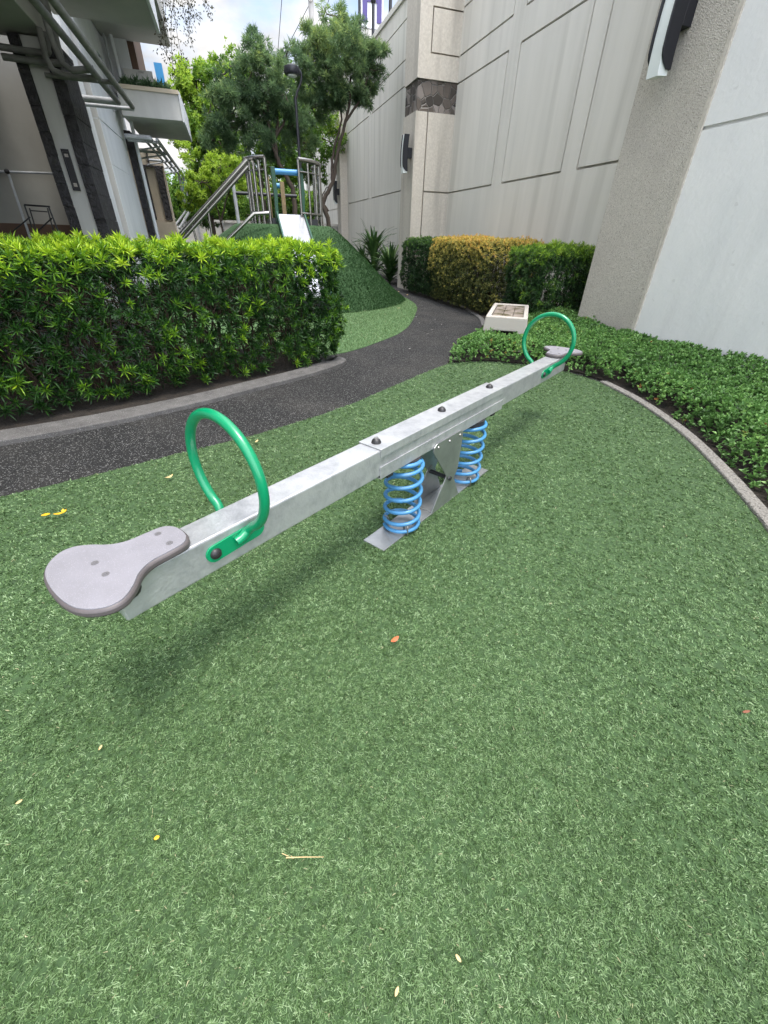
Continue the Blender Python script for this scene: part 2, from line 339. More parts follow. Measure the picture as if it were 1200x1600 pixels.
bp = n.new('ShaderNodeBump'); bp.inputs['Distance'].default_value = .04; l(mr.outputs[0], bp.inputs['Height']); l(bp.outputs[0], n['Principled BSDF'].inputs['Normal']); M['stone'] = m
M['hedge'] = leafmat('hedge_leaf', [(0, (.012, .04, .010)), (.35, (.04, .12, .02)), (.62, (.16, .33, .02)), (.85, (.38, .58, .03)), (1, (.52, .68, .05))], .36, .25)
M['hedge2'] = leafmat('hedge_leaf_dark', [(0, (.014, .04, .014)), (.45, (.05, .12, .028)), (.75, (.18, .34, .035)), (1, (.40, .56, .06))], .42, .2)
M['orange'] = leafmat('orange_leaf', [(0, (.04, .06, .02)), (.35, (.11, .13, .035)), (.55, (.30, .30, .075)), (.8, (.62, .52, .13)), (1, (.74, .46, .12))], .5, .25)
M['cover'] = leafmat('cover_leaf', [(0, (.05, .11, .03)), (.45, (.14, .29, .075)), (.8, (.25, .43, .12)), (.95, (.26, .38, .08)), (1, (.34, .16, .06))], .42, .25)
M['needle'] = leafmat('needle_leaf', [(0, (.05, .10, .05)), (.5, (.16, .265, .115)), (.85, (.32, .43, .15)), (1, (.46, .52, .12))], .5, .42)
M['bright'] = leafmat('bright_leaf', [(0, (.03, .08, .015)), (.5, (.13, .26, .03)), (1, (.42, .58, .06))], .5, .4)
M['strap'] = leafmat('strap_leaf', [(0, (.018, .05, .018)), (.6, (.06, .13, .035)), (1, (.26, .36, .10))], .4, .15)
M['vine'] = leafmat('vine_leaf', [(0, (.03, .04, .02)), (1, (.11, .10, .06))], .6, .2)
M['blade'] = leafmat('turf_blade', [(0, (.035, .07, .022)), (.35, (.105, .19, .066)), (.7, (.225, .345, .155)), (.93, (.36, .49, .27)), (1, (.46, .44, .26))], .45, .25, .4)
M['blade_dark'] = leafmat('mound_blade', [(0, (.012, .04, .010)), (.5, (.028, .08, .022)), (1, (.075, .16, .055))], .6, .1, .2)

# ================================================================ SETTING: ground, path, turf
g = MB(); g.box(-60, 60, -30, 80, -.3, -.03); tag(g.go('ground', M['ground']), kind='structure')
path_poly = [(-8, -2), (-8, 3.9), (-1.6, 3.9), (.9, 5.2), (-4, 12), (-4, 18), (5.85, 18), (5.85, 8), (4.55, 7.3), (3.1, 5.6), (3.2, 4.2), (3.4, -2)]
g = MB().prism([(-9, -3), (5.88, -3), (5.88, 24), (-9, 24)], -.02, 0); tag(g.go('path', M['asphalt']), kind='structure')
TURF = [(-5, 1.7), (-2.4, 2.2), (-1.43, 2.48), (-1.08, 2.6), (-.61, 2.79), (-.02, 3.02), (.51, 3.3), (.9, 3.56), (1.25, 3.84), (1.8, 4.27), (2.36, 4.68), (2.85, 4.66), (3.3, 4.38),
        (3.57, 3.98), (3.66, 3.5), (3.58, 3.05), (3.46, 2.66), (3.27, 2.2), (3.05, 1.8), (2.75, 1.33), (2.47, .95), (1.99, .48), (1.38, .0), (1.15, -1), (-5, -1)]
g = MB().prism(TURF, -.01, .006); tag(g.go('turf', M['turf_base']), kind='structure')
ISL = [(.95, 5.35), (2.05, 6.22), (2.62, 6.95), (3.05, 7.75), (3.45, 8.6), (3.8, 9.45), (4.02, 10.4), (4.1, 11.5), (3.9, 13.0), (3.0, 14.6), (1, 15.4), (-1.5, 15), (-3, 13), (-3, 10), (-1.6, 8), (-.4, 5.6)]
ISL = smoothpoly(ISL, 4)
g = MB().prism(ISL, -.01, .008); tag(g.go('turf_island', M['turf_far']), kind='structure')

def blades(name, poly, dens, seed, zf=None, mat_=None, wid=.0019, hgt=.0125, hshift=0, cut=None, label='short green artificial grass blades of the lawn'):
    r = np.random.default_rng(seed); xs = [p[0] for p in poly]; ys = [p[1] for p in poly]; x0, x1, y0, y1 = min(xs), max(xs), min(ys), max(ys)
    NB = 6; dmax = dens(np.array([0.]))[0]; N = int((x1 - x0) * (y1 - y0) * dmax / NB); X = r.uniform(x0, x1, N); Y = r.uniform(y0, y1, N)
    d = np.hypot(X, Y); k = (r.uniform(0, 1, N) < dens(d) / dmax) & inpoly(X, Y, poly); X, Y, d = X[k], Y[k], d[k]; m_ = len(X)
    taz = r.normal(4.2, 1.1, m_) + 1.6 * fbm(X * .9, Y * .9, 0, seed); tle = np.abs(r.normal(.62, .28, m_)) + .15 * fbm(X * 2.1, Y * 2.1, 0, seed + 9); thu = r.normal(0, .18, m_)
    X, Y, d, taz, tle, thu = [np.repeat(q, NB) for q in (X, Y, d, taz, tle, thu)]; X = X + r.normal(0, .0035, len(X)) * np.sqrt(np.clip(d, 1, 4)); Y = Y + r.normal(0, .0035, len(X)) * np.sqrt(np.clip(d, 1, 4))
    if cut is not None: k = ~cut(X, Y); X, Y, d, taz, tle, thu = [q[k] for q in (X, Y, d, taz, tle, thu)]
    n = len(X); Z = np.full(n, .004)
    sc = np.clip(np.sqrt(dmax / dens(d)), 1, 4)
    lean = tle + np.abs(r.normal(.15, .3, n)); az = taz + r.normal(0, .7, n)
    az2 = az + r.normal(0, .7, n); h = hgt * r.uniform(.55, 1.2, n); W = wid * sc * r.uniform(.7, 1.3, n)
    d1 = np.stack([np.cos(az) * np.sin(lean * .6), np.sin(az) * np.sin(lean * .6), np.cos(lean * .6)], 1)
    l2 = lean + r.uniform(.2, .8, n); d2 = np.stack([np.cos(az2) * np.sin(l2), np.sin(az2) * np.sin(l2), np.cos(l2)], 1)
    sa = r.uniform(0, 6.283, n); sd_ = np.stack([np.cos(sa), np.sin(sa), np.zeros(n)], 1)
    P = np.stack([X, Y, Z], 1); a = P + d1 * h[:, None] * .5; t = a + d2 * h[:, None] * .6; w2 = W[:, None] / 2
    V = np.stack([P - sd_ * w2, P + sd_ * w2, a + sd_ * w2 * .9, a - sd_ * w2 * .9, t + sd_ * w2 * .35, t - sd_ * w2 * .35], 1).reshape(-1, 3)
    kk = np.arange(n)[:, None] * 6; F = np.concatenate([kk + [0, 1, 2, 3], kk + [3, 2, 4, 5]])
    hue = np.clip(.45 + thu + r.normal(0, .16, n) + .05 * fbm(X * 1.3, Y * 1.3, 0, seed + 5) + .05 * fbm(X * 9, Y * 9, 0, seed + 6) + hshift, 0, .92); hue[r.uniform(0, 1, n) < .003] = 1
    o = bulk(name, V, F, mat_ or M['blade'], hue=np.repeat(hue, 6)); return tag(o, label, 'grass', kind='stuff')
def plate_cut(X, Y):
    a = R(33.7); u = (X - .95) * math.cos(a) + (Y - 1.8246) * math.sin(a); v = -(X - .95) * math.sin(a) + (Y - 1.8246) * math.cos(a)
    return (np.abs(u + .055) < .54) & (np.abs(v) < .064)
blades('artificial_grass', TURF, lambda d: np.clip(150000 / (np.maximum(d, .6) / .75) ** 1.5, 10000, 150000) * (1), 3, cut=plate_cut)

# mound
MC = np.array([1.05, 11.75]); MRX, MRY = 3.1, 3.2; PC = np.array([1.3, 11.95]); PRX, PRY, MH = 1.08, 1.15, 1.47
def mound_pt(a, t):
    b = MC + [MRX * math.cos(a), MRY * math.sin(a)]; p = PC + [PRX * math.cos(a), PRY * math.sin(a)]
    tt = t; q = b + (p - b) * tt; s = tt * tt * (3 - 2 * tt); z = MH * (.78 * tt + .22 * s)
    return (q[0], q[1], z - .01)
V = []; F = []; NA, NT = 96, 20
for j in range(NT + 1):
    for i in range(NA): V.append(mound_pt(2 * math.pi * i / NA, j / NT))
for j in range(NT):
    for i in range(NA): F.append((j * NA + i, j * NA + (i + 1) % NA, (j + 1) * NA + (i + 1) % NA, (j + 1) * NA + i))
V.append((PC[0], PC[1], MH)); c = len(V) - 1
for i in range(NA): F.append((NT * NA + i, NT * NA + (i + 1) % NA, c))
o = link('mound', V, F, M['turf_mound'], smooth=True); tag(o, kind='structure')
r = np.random.default_rng(5); n = 70000; a = r.uniform(-2.6, 1.2, n); t = np.sqrt(r.uniform(0, 1, n)); t = 1 - t
b = MC + np.stack([MRX * np.cos(a), MRY * np.sin(a)], 1); p = PC + np.stack([PRX * np.cos(a), PRY * np.sin(a)], 1); q = b + (p - b) * t[:, None]; z = MH * (.78 * t + .22 * t * t * (3 - 2 * t))
P = np.column_stack([q, z - .005]); D = np.column_stack([np.cos(a), np.sin(a), np.ones(n) * 1.2]) + r.normal(0, .6, (n, 3))
v_, f_, h_ = leaves(P, D, .035, .008, np.clip(r.normal(.5, .2, n), 0, 1)); tag(bulk('mound_grass', v_, f_, M['blade_dark'], hue=h_), 'dark green artificial grass covering the play mound', 'grass', kind='stuff')
# island blades
r = np.random.default_rng(8); n = 90000; X = r.uniform(.3, 4.2, n); Y = r.uniform(5.2, 11.5, n); k = inpoly(X, Y, ISL); X, Y = X[k], Y[k]; n = len(X)
P = np.column_stack([X, Y, np.full(n, .005)]); v_, f_, h_ = leaves(P, r.normal(0, .7, (n, 3)) + [0, 0, 1.0], .028, .006, np.clip(r.normal(.5, .2, n), 0, 1))
tag(bulk('island_grass', v_, f_, M['blade'], hue=h_), 'lighter green artificial grass strip around the foot of the mound', 'grass', kind='stuff')

# kerbs
def ribbon(pts, w0, w1, z0, z1, name, m, bev=.008):
    """kerb between a line offset w0 and w1 to its left"""
    P = smoothline([(x, y, 0) for x, y in pts], 6); A = []; B = []
    for i, p in enumerate(P):
        d = P[min(i + 1, len(P) - 1)] - P[max(i - 1, 0)]; d /= np.linalg.norm(d); nrm = np.array([-d[1], d[0], 0]); A.append(p + nrm * w0); B.append(p + nrm * w1)
    V = []; F = []
    for a, b in zip(A, B): V += [(a[0], a[1], z0), (a[0], a[1], z1), (b[0], b[1], z1), (b[0], b[1], z0)]
    for i in range(len(A) - 1):
        for j in range(4): F.append((i * 4 + j, i * 4 + (j + 1) % 4, (i + 1) * 4 + (j + 1) % 4, (i + 1) * 4 + j))
    F.append((3, 2, 1, 0)); e = (len(A) - 1) * 4; F.append((e, e + 1, e + 2, e + 3))
    return link(name, V, F, m, bevel=bev)
KP = [(-6, 2.0), (-3, 2.9), (-1.72, 3.26), (-1.16, 3.45), (-.7, 3.66), (-.3, 3.88), (.04, 4.1), (.55, 4.42), (.95, 4.74), (1.13, 4.97), (1.08, 5.16), (.9, 5.22)]
tag(ribbon(KP, 0, .24, -.02, .035, 'kerb', M['kerb_grey'], .015), kind='structure')
tag(ribbon([(.5, 5.12), (.72, 5.2), (.98, 5.24)], -.02, .04, -.02, .05, 'kerb', M['kerb_light'], .006), kind='structure')
KR = [(3.62, 3.55), (3.53, 3.05), (3.41, 2.66), (3.22, 2.2), (3.0, 1.8), (2.7, 1.33), (2.42, .95), (1.95, .5), (1.35, .02), (1.1, -.8)]
tag(ribbon(KR, 0, .085, -.02, .028, 'kerb', M['kerb_light'], .01), kind='structure')
g = MB().prism([(-7, 2.1), (-3, 3.1), (-1.9, 3.42), (-1.2, 3.66), (-.5, 3.98), (.3, 4.5), (.85, 4.95), (.75, 5.2), (.2, 5.9), (-2.5, 5.6), (-7, 5)], -.01, .02); tag(g.go('planting_soil', M['ground']), kind='structure')
BED = [(2.36, 4.72), (2.85, 4.72), (3.35, 4.42), (3.68, 3.9), (3.72, 3.5), (3.62, 3.0), (3.5, 2.6), (3.31, 2.15), (3.08, 1.74), (2.79, 1.29), (2.5, .9), (2.0, .4), (1.4, -.1), (1.2, -1), (4.84, -1), (4.84, 5.6), (5.85, 5.8), (5.85, 13), (4.95, 12.9), (5.02, 11.5), (4.98, 10), (4.72, 8.4), (4.2, 7.15), (3.2, 5.75), (2.7, 5.3)]
g = MB().prism(BED, -.01, .015); tag(g.go('planting_bed', M['ground']), kind='structure')
tag(ribbon([(4.86, 12.8), (4.93, 11.5), (4.9, 10.3), (4.72, 8.9), (4.42, 7.75), (4.05, 6.95)], 0, .09, -.02, .025, 'kerb', M['kerb_grey'], .01), kind='structure')

# ================================================================ SEESAW
SS = (.95, 1.8246, 0)
ss = thing('seesaw', 'galvanised spring seesaw with green hoop handles standing on the lawn', 'seesaw', SS, rz=R(33.7))
ROOTLOC[ss.name] = (Vector((0, 0, 0)), 0)          # parts of the seesaw are modelled in its own frame
ZT, BW, BH = .543, .11, .119
g = MB()
g.extr([(-BW / 2, ZT - BH), (BW / 2, ZT - BH), (BW / 2, ZT), (-BW / 2, ZT)], 'x', -1.645, 1.66); beam = g.go('beam', M['galv'], ss, bevel=.006)
# sleeve: folded cap over the top, folded channel below
t = .0055
g = MB().extr([(-BW / 2 - t, ZT - .032), (-BW / 2 - .0008, ZT - .032), (-BW / 2 - .0008, ZT + .0008), (BW / 2 + .0008, ZT + .0008), (BW / 2 + .0008, ZT - .032), (BW / 2 + t, ZT - .032), (BW / 2 + t, ZT + t), (-BW / 2 - t, ZT + t)][::-1], 'x', -.632, .522)
g.go('clamp_plate', M['galv'], ss, bevel=.0018)
zb = ZT - BH
prof = [(-BW / 2 - t, zb - .012), (-BW / 2 - t, zb + .046), (-BW / 2 - .0008, zb + .046), (-BW / 2 - .0008, zb - .008), (BW / 2 + .0008, zb - .008), (BW / 2 + .0008, zb + .046), (BW / 2 + t, zb + .046), (BW / 2 + t, zb - .012)]
MB().extr(prof, 'x', -.632, .53).go('clamp_channel', M['galv'], ss, bevel=.0018)
for u in (-.55, .45):
    MB().box(u - .02, u + .02, -.05, .05, zb - .035, zb - .013).go('end_stop', M['rubber'], ss)
for u in (-.59, -.08, .44):
    b = MB().dome((u, 0, ZT + t), .021, .020, 18, 6).go('bolt_cap', M['rubber'], ss, smooth=50)
    MB().tube([(u, 0, ZT + t + .014), (u, 0, ZT + t + .0225)], .0095 if u < -.3 else .005, 14).go('bolt_head', M['bolt'], b)
# seats
OUT = [(0, 0), (.006, .07), (.025, .115), (.06, .145), (.097, .147), (.132, .122), (.162, .088), (.198, .069), (.25, .066), (.29, .06), (.312, .036), (.318, 0)]
OUT = OUT + [(a, -b) for a, b in OUT[-2:0:-1]]
def shrink(p, d):
    o = []
    n = len(p)
    for i in range(n):
        a, b = np.array(p[i - 1]), np.array(p[(i + 1) % n]); tt = (b - a) / np.linalg.norm(b - a); o.append((p[i][0] + tt[1] * d, p[i][1] - tt[0] * d))
    return o
for sgn, u0 in ((1, -1.745), (-1, 1.775)):
    pl = smoothpoly([(u0 + sgn * a, b) for a, b in OUT], 4)
    s_ = -1 if sgn > 0 else 1
    ins = shrink(pl, .006 * (1 if True else 1)); ar = lambda q: abs(sum(q[i][0] * q[(i + 1) % len(q)][1] - q[(i + 1) % len(q)][0] * q[i][1] for i in range(len(q))))
    if ar(ins) > ar(pl): ins = shrink(pl, -.006)
    seat = MB().prism(ins, ZT + .010, ZT + .0275).go('seat', M['seat'], ss, bevel=.0015)
    MB().prism(pl, ZT + .0015, ZT + .024).go('seat_rim', M['rim'], seat, bevel=.007, smooth=35)
    for du, dv in ((.105, .031), (.105, -.031), (.262, .031), (.262, -.031)):
        c = (u0 + sgn * du, dv)
        MB().tube([(c[0], c[1], ZT + .026), (c[0], c[1], ZT + .0285)], .0085, 16).tube([(c[0], c[1], ZT + .0285), (c[0], c[1], ZT + .0298)], .0035, 6).go('screw', M['screw'], seat)
    uc = u0 + sgn * .13
    MB().dome((uc, -.055, ZT - .028), .03, .016, 14, 4, (0, -1, 0)).tube([(uc, -.075, ZT - .012), (uc, .075, ZT - .012)], .012, 10).go('bumper', M['rubber'], ss, smooth=50)
# hoops
for u, q in ((-1.27, 1), (1.29, 1)):
    zc, rr = .682, .172; pts = []
    for k in range(41):
        th = R(-90 + 24) + (R(360 - 48)) * k / 40
        pts.append((u, rr * math.cos(th), zc + rr * math.sin(th)))
    a0, a1 = pts[0], pts[-1]
    pre = [(u - .05, .069, .497), (u - .03, .0705, .503), (u - .008, .0705, .515)]
    post = [(u - .008, -.0705, .515), (u - .03, -.0705, .503), (u - .05, -.069, .497)]
    hoop = MB().tube(smoothline(pre + pts[1:-1] + post, 3), .0145, 14).go('hoop_handle', M['green'], ss, smooth=60)
    for s_ in (-1, 1):
        y0 = s_ * (BW / 2 + .0005); y1 = s_ * (BW / 2 + .007); pp = []
        for k in range(13): th = math.pi / 2 + math.pi * k / 12; pp.append((u - .115 + .026 * math.cos(th), .489 + .026 * math.sin(th)))
        for k in range(13): th = -math.pi / 2 + math.pi * k / 12; pp.append((u + .028 + .026 * math.cos(th), .497 + .026 * math.sin(th)))
        V = [(a, y0, b) for a, b in pp] + [(a, y1, b) for a, b in pp]; nn = len(pp)
        F = [tuple(range(nn)), tuple(range(2 * nn - 1, nn - 1, -1))] + [(i, (i + 1) % nn, nn + (i + 1) % nn, nn + i) for i in range(nn)]
        if s_ > 0: F = [f[::-1] for f in F]
        br = link('handle_bracket', V, F, M['green'], ss, bevel=.0015)
        MB().dome((u - .115, y1, .489), .0175, .013, 16, 5, (0, s_, 0)).go('bolt_cap', M['rubber'], br, smooth=50)
# springs
def spring(uc, r0, z0, z1, turns, ph):
    pts = []; N = int(turns * 22)
    for i in range(N + 1):
        k = i / N; th = ph + 2 * math.pi * turns * k
        fl = min(1, max(0, (k - .13) / .74)); zz = z0 + (z1 - z0) * (fl * .88 + .06 * min(1, k / .13) + .06 * max(0, (k - .87) / .13))
        rr = r0 * (1 - .10 * max(0, (k - .8) / .2))
        pts.append((uc + rr * math.cos(th), rr * math.sin(th), zz))
    return MB().tube(pts, .0104, 10)
for uc, ph in ((-.375, 2.4), (.27, .6)):
    sp = spring(uc, .088, .026, zb - .024, 6.4, ph).go('spring', M['blue'], ss, smooth=60)
    MB().tube([(uc, 0, zb - .045), (uc, 0, zb - .012)], .075, 24).go('spring_seat', M['rubber'], sp)
    for dv in (-1, 1):
        MB().tube(smoothline([(uc - .055, dv * .075 - .004, .014), (uc - .055, dv * .075 - .004, .06), (uc - .05, dv * .062, .068), (uc - .045, dv * .05, .055), (uc - .045, dv * .05, .014)], 4), .0035, 8).go('u_bolt', M['bolt'], sp, smooth=50)
# ground plate and pivot
g = MB().prism([(-.60, -.064), (.49, -.064), (.49, .066), (-.60, .066)], .002, .013); g.go('ground_plate', M['galv2'], ss, bevel=.002)
g = MB()
for s_ in (-1, 1):
    y = s_ * .060
    pr = [(-.185, .012), (.105, .012), (.035, .13), (.012, .185), (-.02, .205), (-.062, .195), (-.082, .165), (-.13, .1)]
    V = [(a, y - .003, b) for a, b in pr] + [(a, y + .003, b) for a, b in pr]; nn = len(pr)
    g.add(V, [tuple(range(nn)), tuple(range(2 * nn - 1, nn - 1, -1))] + [(i, nn + i, nn + (i + 1) % nn, (i + 1) % nn) for i in range(nn)])
g.box(-.18, .10, -.0565, .0565, .013, .018); g.go('pivot_bracket', M['galv2'], ss, bevel=.0012)
g = MB()
for s_ in (-1, 1):
    y = s_ * (BW / 2 + .010)
    pr = [(-.218, .378), (-.232, .395), (-.228, .417), (-.205, .432), (.03, .432), (.05, .42), (.053, .385), (.045, .20), (-.006, .135), (-.03, .15)]
    V = [(a, y - .003, b) for a, b in pr] + [(a, y + .003, b) for a, b in pr]; nn = len(pr)
    g.add(V, [tuple(range(nn)), tuple(range(2 * nn - 1, nn - 1, -1))] + [(i, nn + i, nn + (i + 1) % nn, (i + 1) % nn) for i in range(nn)])
hp = g.go('pivot_plate', M['galv2'], ss, bevel=.0012)
for s_ in (-1, 1):
    for u in (-.19, -.085, .02): MB().dome((u, s_ * (BW / 2 + .013), .407), .008, .006, 12, 4, (0, s_, 0)).go('rivet', M['bolt'], hp, smooth=50)
MB().tube([(-.035, -.075, .172), (-.035, .075, .172)], .012, 14).go('pivot_axle', M['iron'], ss, smooth=50)

# ================================================================ RIGHT BOUNDARY WALL
WX, WP, ZTOP = 5.9, 4.85, 7.0
rw = thing('boundary_wall', 'tall warm grey rendered wall with grooved panels beyond the right hand hedges', 'wall', (WX, 9, 0))
gw = .034; GD = -.07
def groove(u0, v0, u1, v1):
    """rectangle outline or line of grooves"""
    o = []
    if u0 == u1: return [(u0 - gw / 2, v0, u0 + gw / 2, v1, GD)]
    if v0 == v1: return [(u0, v0 - gw / 2, u1, v0 + gw / 2, GD)]
    return groove(u0, v0, u1, v0) + groove(u0, v1, u1, v1) + groove(u0, v0, u0, v1) + groove(u1, v0, u1, v1)
# mid wall: u = 12.9 - y
R1 = []
R1 += groove(0, 2.33, 2.3, 2.33) + groove(0, 4.43, 2.3, 4.43) + groove(2.3, 2.33, 2.3, 4.43)
R1 += groove(2.74, 2.33, 4.76, 4.43) + groove(5.2, 2.33, 7.4, 2.33) + groove(5.2, 4.43, 7.4, 4.43) + groove(5.2, 2.33, 5.2, 4.43)
R1 += groove(0, 4.90, 2.3, 4.90) + groove(0, 5.66, 2.3, 5.66) + groove(2.3, 4.90, 2.3, 5.66) + groove(2.74, 4.90, 4.76, 5.66) + groove(5.2, 4.90, 7.4, 5.66)
MB().relief((WX, 12.9, -.05), (0, -1, 0), (0, 0, 1), (-1, 0, 0), 7.4, ZTOP + .05, .3, [(a, b + .05, c, d + .05, e) for a, b, c, d, e in R1]).go('wall_panel', M['wall_mid'], rw)
# far wall: u = 24.6 - y
R2 = []
R2 += groove(.15, 2.64, 3.75, 5.18) + groove(4.2, 2.64, 10.8, 2.64) + groove(4.2, 5.18, 10.8, 5.18) + groove(4.2, 2.64, 4.2, 5.18)
R2 += groove(.15, 5.75, 3.75, 6.58) + groove(4.2, 5.75, 10.8, 5.75) + groove(4.2, 6.58, 10.8, 6.58)
MB().relief((WX, 24.6, -.05), (0, -1, 0), (0, 0, 1), (-1, 0, 0), 10.8, ZTOP + .05, .3, [(a, b + .05, c, d + .05, e) for a, b, c, d, e in R2]).go('wall_panel', M['wall_mid'], rw)
R3 = groove(0, 2.6, 12, 2.6) + groove(0, 4.2, 12, 4.2) + groove(4, 0, 4, 7) + groove(8, 0, 8, 7) + groove(0, 1.4, 12, 1.4)
MB().relief((WX, 37.4, -.05), (0, -1, 0), (0, 0, 1), (-1, 0, 0), 12, ZTOP + .05, .3, R3).go('wall_panel', M['wall_mid'], rw)
MB().box(WX - .05, WX + .35, 5.5, 37.4, ZTOP + .002, ZTOP + .14).go('coping', M['wall_mid'], rw, bevel=.01)
# middle pillar
pm = thing('wall_pillar', 'beige rendered pillar with a dark stone band at the far end of the hedges', 'pillar', (WP, 13.35, 0))
yA, yB = 12.9, 13.8
RS = groove(.30, 0, .30, 3.9) + groove(.30, 2.33, 1.05, 2.33)
MB().relief((WP + .021, yA, -.05), (1, 0, 0), (0, 0, 1), (0, -1, 0), WX - WP + .28, 3.93, .4, [(a, b + .05, c, d + .05, e) for a, b, c, d, e in RS]).go('lower_shaft', M['pillar'], pm)
RF = groove(.0, 3.22, .9, 3.22) + groove(.45, 0, .45, .0001)
MB().relief((WP, yB, -.05), (0, -1, 0), (0, 0, 1), (-1, 0, 0), yB - yA + .003, 3.93, .02, [(0, 3.2, .9, 3.228, -.01)]).go('front_face', M['pillar'], pm)
MB().box(WP + .022, WX + .3, yA + .401, yB - .002, -.05, 3.88).go('lower_shaft', M['pillar'], pm)
MB().box(WP + .03, WX + .29, yA + .03, yB - .03, 3.882, 4.449).go('stone_band', M['stone'], pm)
RU = [(.30, .42, 1.05, .448, GD), (.30, 1.13, 1.05, 1.158, GD), (.30, .42, .328, 1.158, GD)]
MB().relief((WP - .003, yA - .003, 4.45), (1, 0, 0), (0, 0, 1), (0, -1, 0), WX - WP + .3, 3.2, .5, RU).go('upper_shaft', M['pillar'], pm)
MB().box(WP - .002, WX + .29, yA + .498, yB, 4.45, 7.65).go('upper_shaft', M['pillar'], pm)
# far pillar
pf = thing('wall_pillar', 'farthest plain beige wall pillar with a lamp beside the leaning tree trunk', 'pillar', (5.4, 24.9, 0))
MB().box(5.55, WX + .3, 24.6, 25.4, -.05, 7.1).go('shaft', M['pillar'], pf, bevel=.01)
# near pillar and near wall
pn = thing('wall_pillar', 'wide pebbledash pillar beside the white wall behind the ground cover', 'pillar', (WP, 5.0, 0))
MB().box(WP, WX + .4, 4.52, 5.56, -.05, 7.6).go('shaft', M['pebble'], pn, bevel=.012)
nw = thing('boundary_wall', 'smooth white rendered wall with one dark groove behind the ground cover', 'wall', (WP, 1.5, 0))
MB().relief((WP + .015, 4.52, -.05), (0, -1, 0), (0, 0, 1), (-1, 0, 0), 9.5, 7.6, .35, [(0, 2.315, 9.5, 2.345, -.03), (0, 4.9, 9.5, 4.93, -.03)]).go('wall_panel', M['wall_white'], nw)
MB().box(WP - .004, WP + .02, 4.47, 4.518, -.05, 7.55).go('edge_strip', M['pillar'], nw)

# wall lamps : local frame, -x away from the wall
def wall_lamp(name, loc, label, h=.86, wd=.20):
    t_ = thing(name, label, 'wall lamp', loc, 'curved up and down lamps on the wall pillars')
    ROOTLOC[t_.name] = (Vector((0, 0, 0)), 0)
    MB().box(-.115, 0, -.085, .085, -.11, .13).go('mount_box', M['dark'], t_, bevel=.004)
    N = 18; bow = lambda k: -.03 * (1 - (2 * k - 1) ** 2) + .015 * k
    fr = [(-.268 + bow(k / N) + (.10 * max(0, 1 - k / 3.) ** 2 if k < 3 else 0), -h / 2 + h * k / N) for k in range(N + 1)]
    bk = [(-.112 + bow(k / N) * .8, -h / 2 + h * k / N) for k in range(N + 1)][::-1]
    MB().extr((fr + bk)[::-1], 'y', -wd / 2, -wd / 2 + .02).extr((fr + bk)[::-1], 'y', wd / 2 - .02, wd / 2).extr(([(a + .07, b) for a, b in bk[::-1]][0:0] + [(a - .02, b) for a, b in bk[::-1]] + bk)[::-1], 'y', -wd / 2 + .02, wd / 2 - .02).go('shield', M['dark'], t_, bevel=.003)
    lf = [(-.245 + bow(k / N), -h / 2 - .05 + (h + .05) * k / N) for k in range(N + 1)]
    lk = [(-.222 + bow(k / N) + .03, -h / 2 - .04 + (h + .04) * k / N) for k in range(N + 1)][::-1]
    MB().extr((lf + [(a + (.07 if i > N - 3 else 0), b) for i, (a, b) in enumerate(lk)])[::-1], 'y', -wd / 2 + .024, wd / 2 - .024).go('lens', M['frost'], t_, smooth=40)
    return t_
wl = wall_lamp('wall_lamp', (WP, 5.10, 3.24), 'large black and white curved wall lamp on the near pebbledash pillar')
dup(wl, (WP, 13.1, 3.10), 'black and white curved wall lamp on the beige pillar with the stone band').scale = (.9, .9, .84)
dup(wl, (5.55, 24.9, 3.10), 'small dark curved wall lamp on the farthest pillar by the tree')

# street lamp beyond the mound
sl_ = thing('street_lamp', 'slim black street lamp with a round shade rising behind the play mound', 'street lamp', at(468, 245, Y=15.) * [1, 1, 0])
b0 = at(468, 245, Y=15.); x0 = b0[0]
MB().tube([(x0, 15, 0), (x0, 15, 4.3)], [.05, .035], 12).go('pole', M['dark'], sl_, smooth=50)
hd = at(457, 122, Y=15.)
arm = smoothline([(x0, 15, 4.25), (x0 + .06, 15, 4.4), (x0 + .18, 15, 4.62), (x0 + .17, 15, 4.78), (hd[0] + .05, 15, 4.86)], 5)
MB().tube(arm, .025, 10).go('arm', M['dark'], sl_, smooth=50)
MB().tube([(hd[0], 15, 4.70), (hd[0], 15, 4.74), (hd[0], 15, 4.84), (hd[0], 15, 4.88)], [.19, .21, .19, .08], 20).go('shade', M['dark'], sl_, smooth=40)
MB().dome((hd[0], 15, 4.69), .12, .05, 16, 4, (0, 0, -1)).go('bulb_cover', M['frost'], sl_, smooth=50)

# posts on the wall, sign, utility pole
for i, (px, py, Yd, lb) in enumerate(((583, 52, 20.3, 'black fence post with a knob on the wall top before the purple sign'), (610, 10, 17.6, 'thick black fence post on the wall top nearest the stone band pillar'), (562, 40, 23.0, 'thin dark fence post on the wall top seen through the tree'))):
    p = at(px, py, X=6.05); t_ = thing('fence_post', lb, 'post', (p[0], p[1], ZTOP + .14), 'posts on top of the wall')
    MB().tube([(p[0], p[1], ZTOP + .14), (p[0], p[1], ZTOP + 3.2)], .055, 10).go('shaft', M['dark'], t_, smooth=50)
    MB().tube([(p[0], p[1], ZTOP + z) for z in (1.05, 1.1, 1.17, 1.22)], [.06, .1, .1, .06], 12).go('collar', M['dark'], t_, smooth=50)
YS = 34.
sg = thing('hanging_sign', 'purple and white sign high above the wall beyond the posts', 'sign', at(580, 30, Y=YS) - [0, 0, 0])
def quad(px0, py0, px1, py1, Yd, th, name, m, par):
    a = at(px0, py1, Y=Yd); b = at(px1, py0, Y=Yd); return MB().box(min(a[0], b[0]), max(a[0], b[0]), Yd, Yd + th, a[2], b[2]).go(name, m, par)
quad(564, -30, 600, 42, YS, .15, 'board', M['signwhite'], sg)
g = MB()
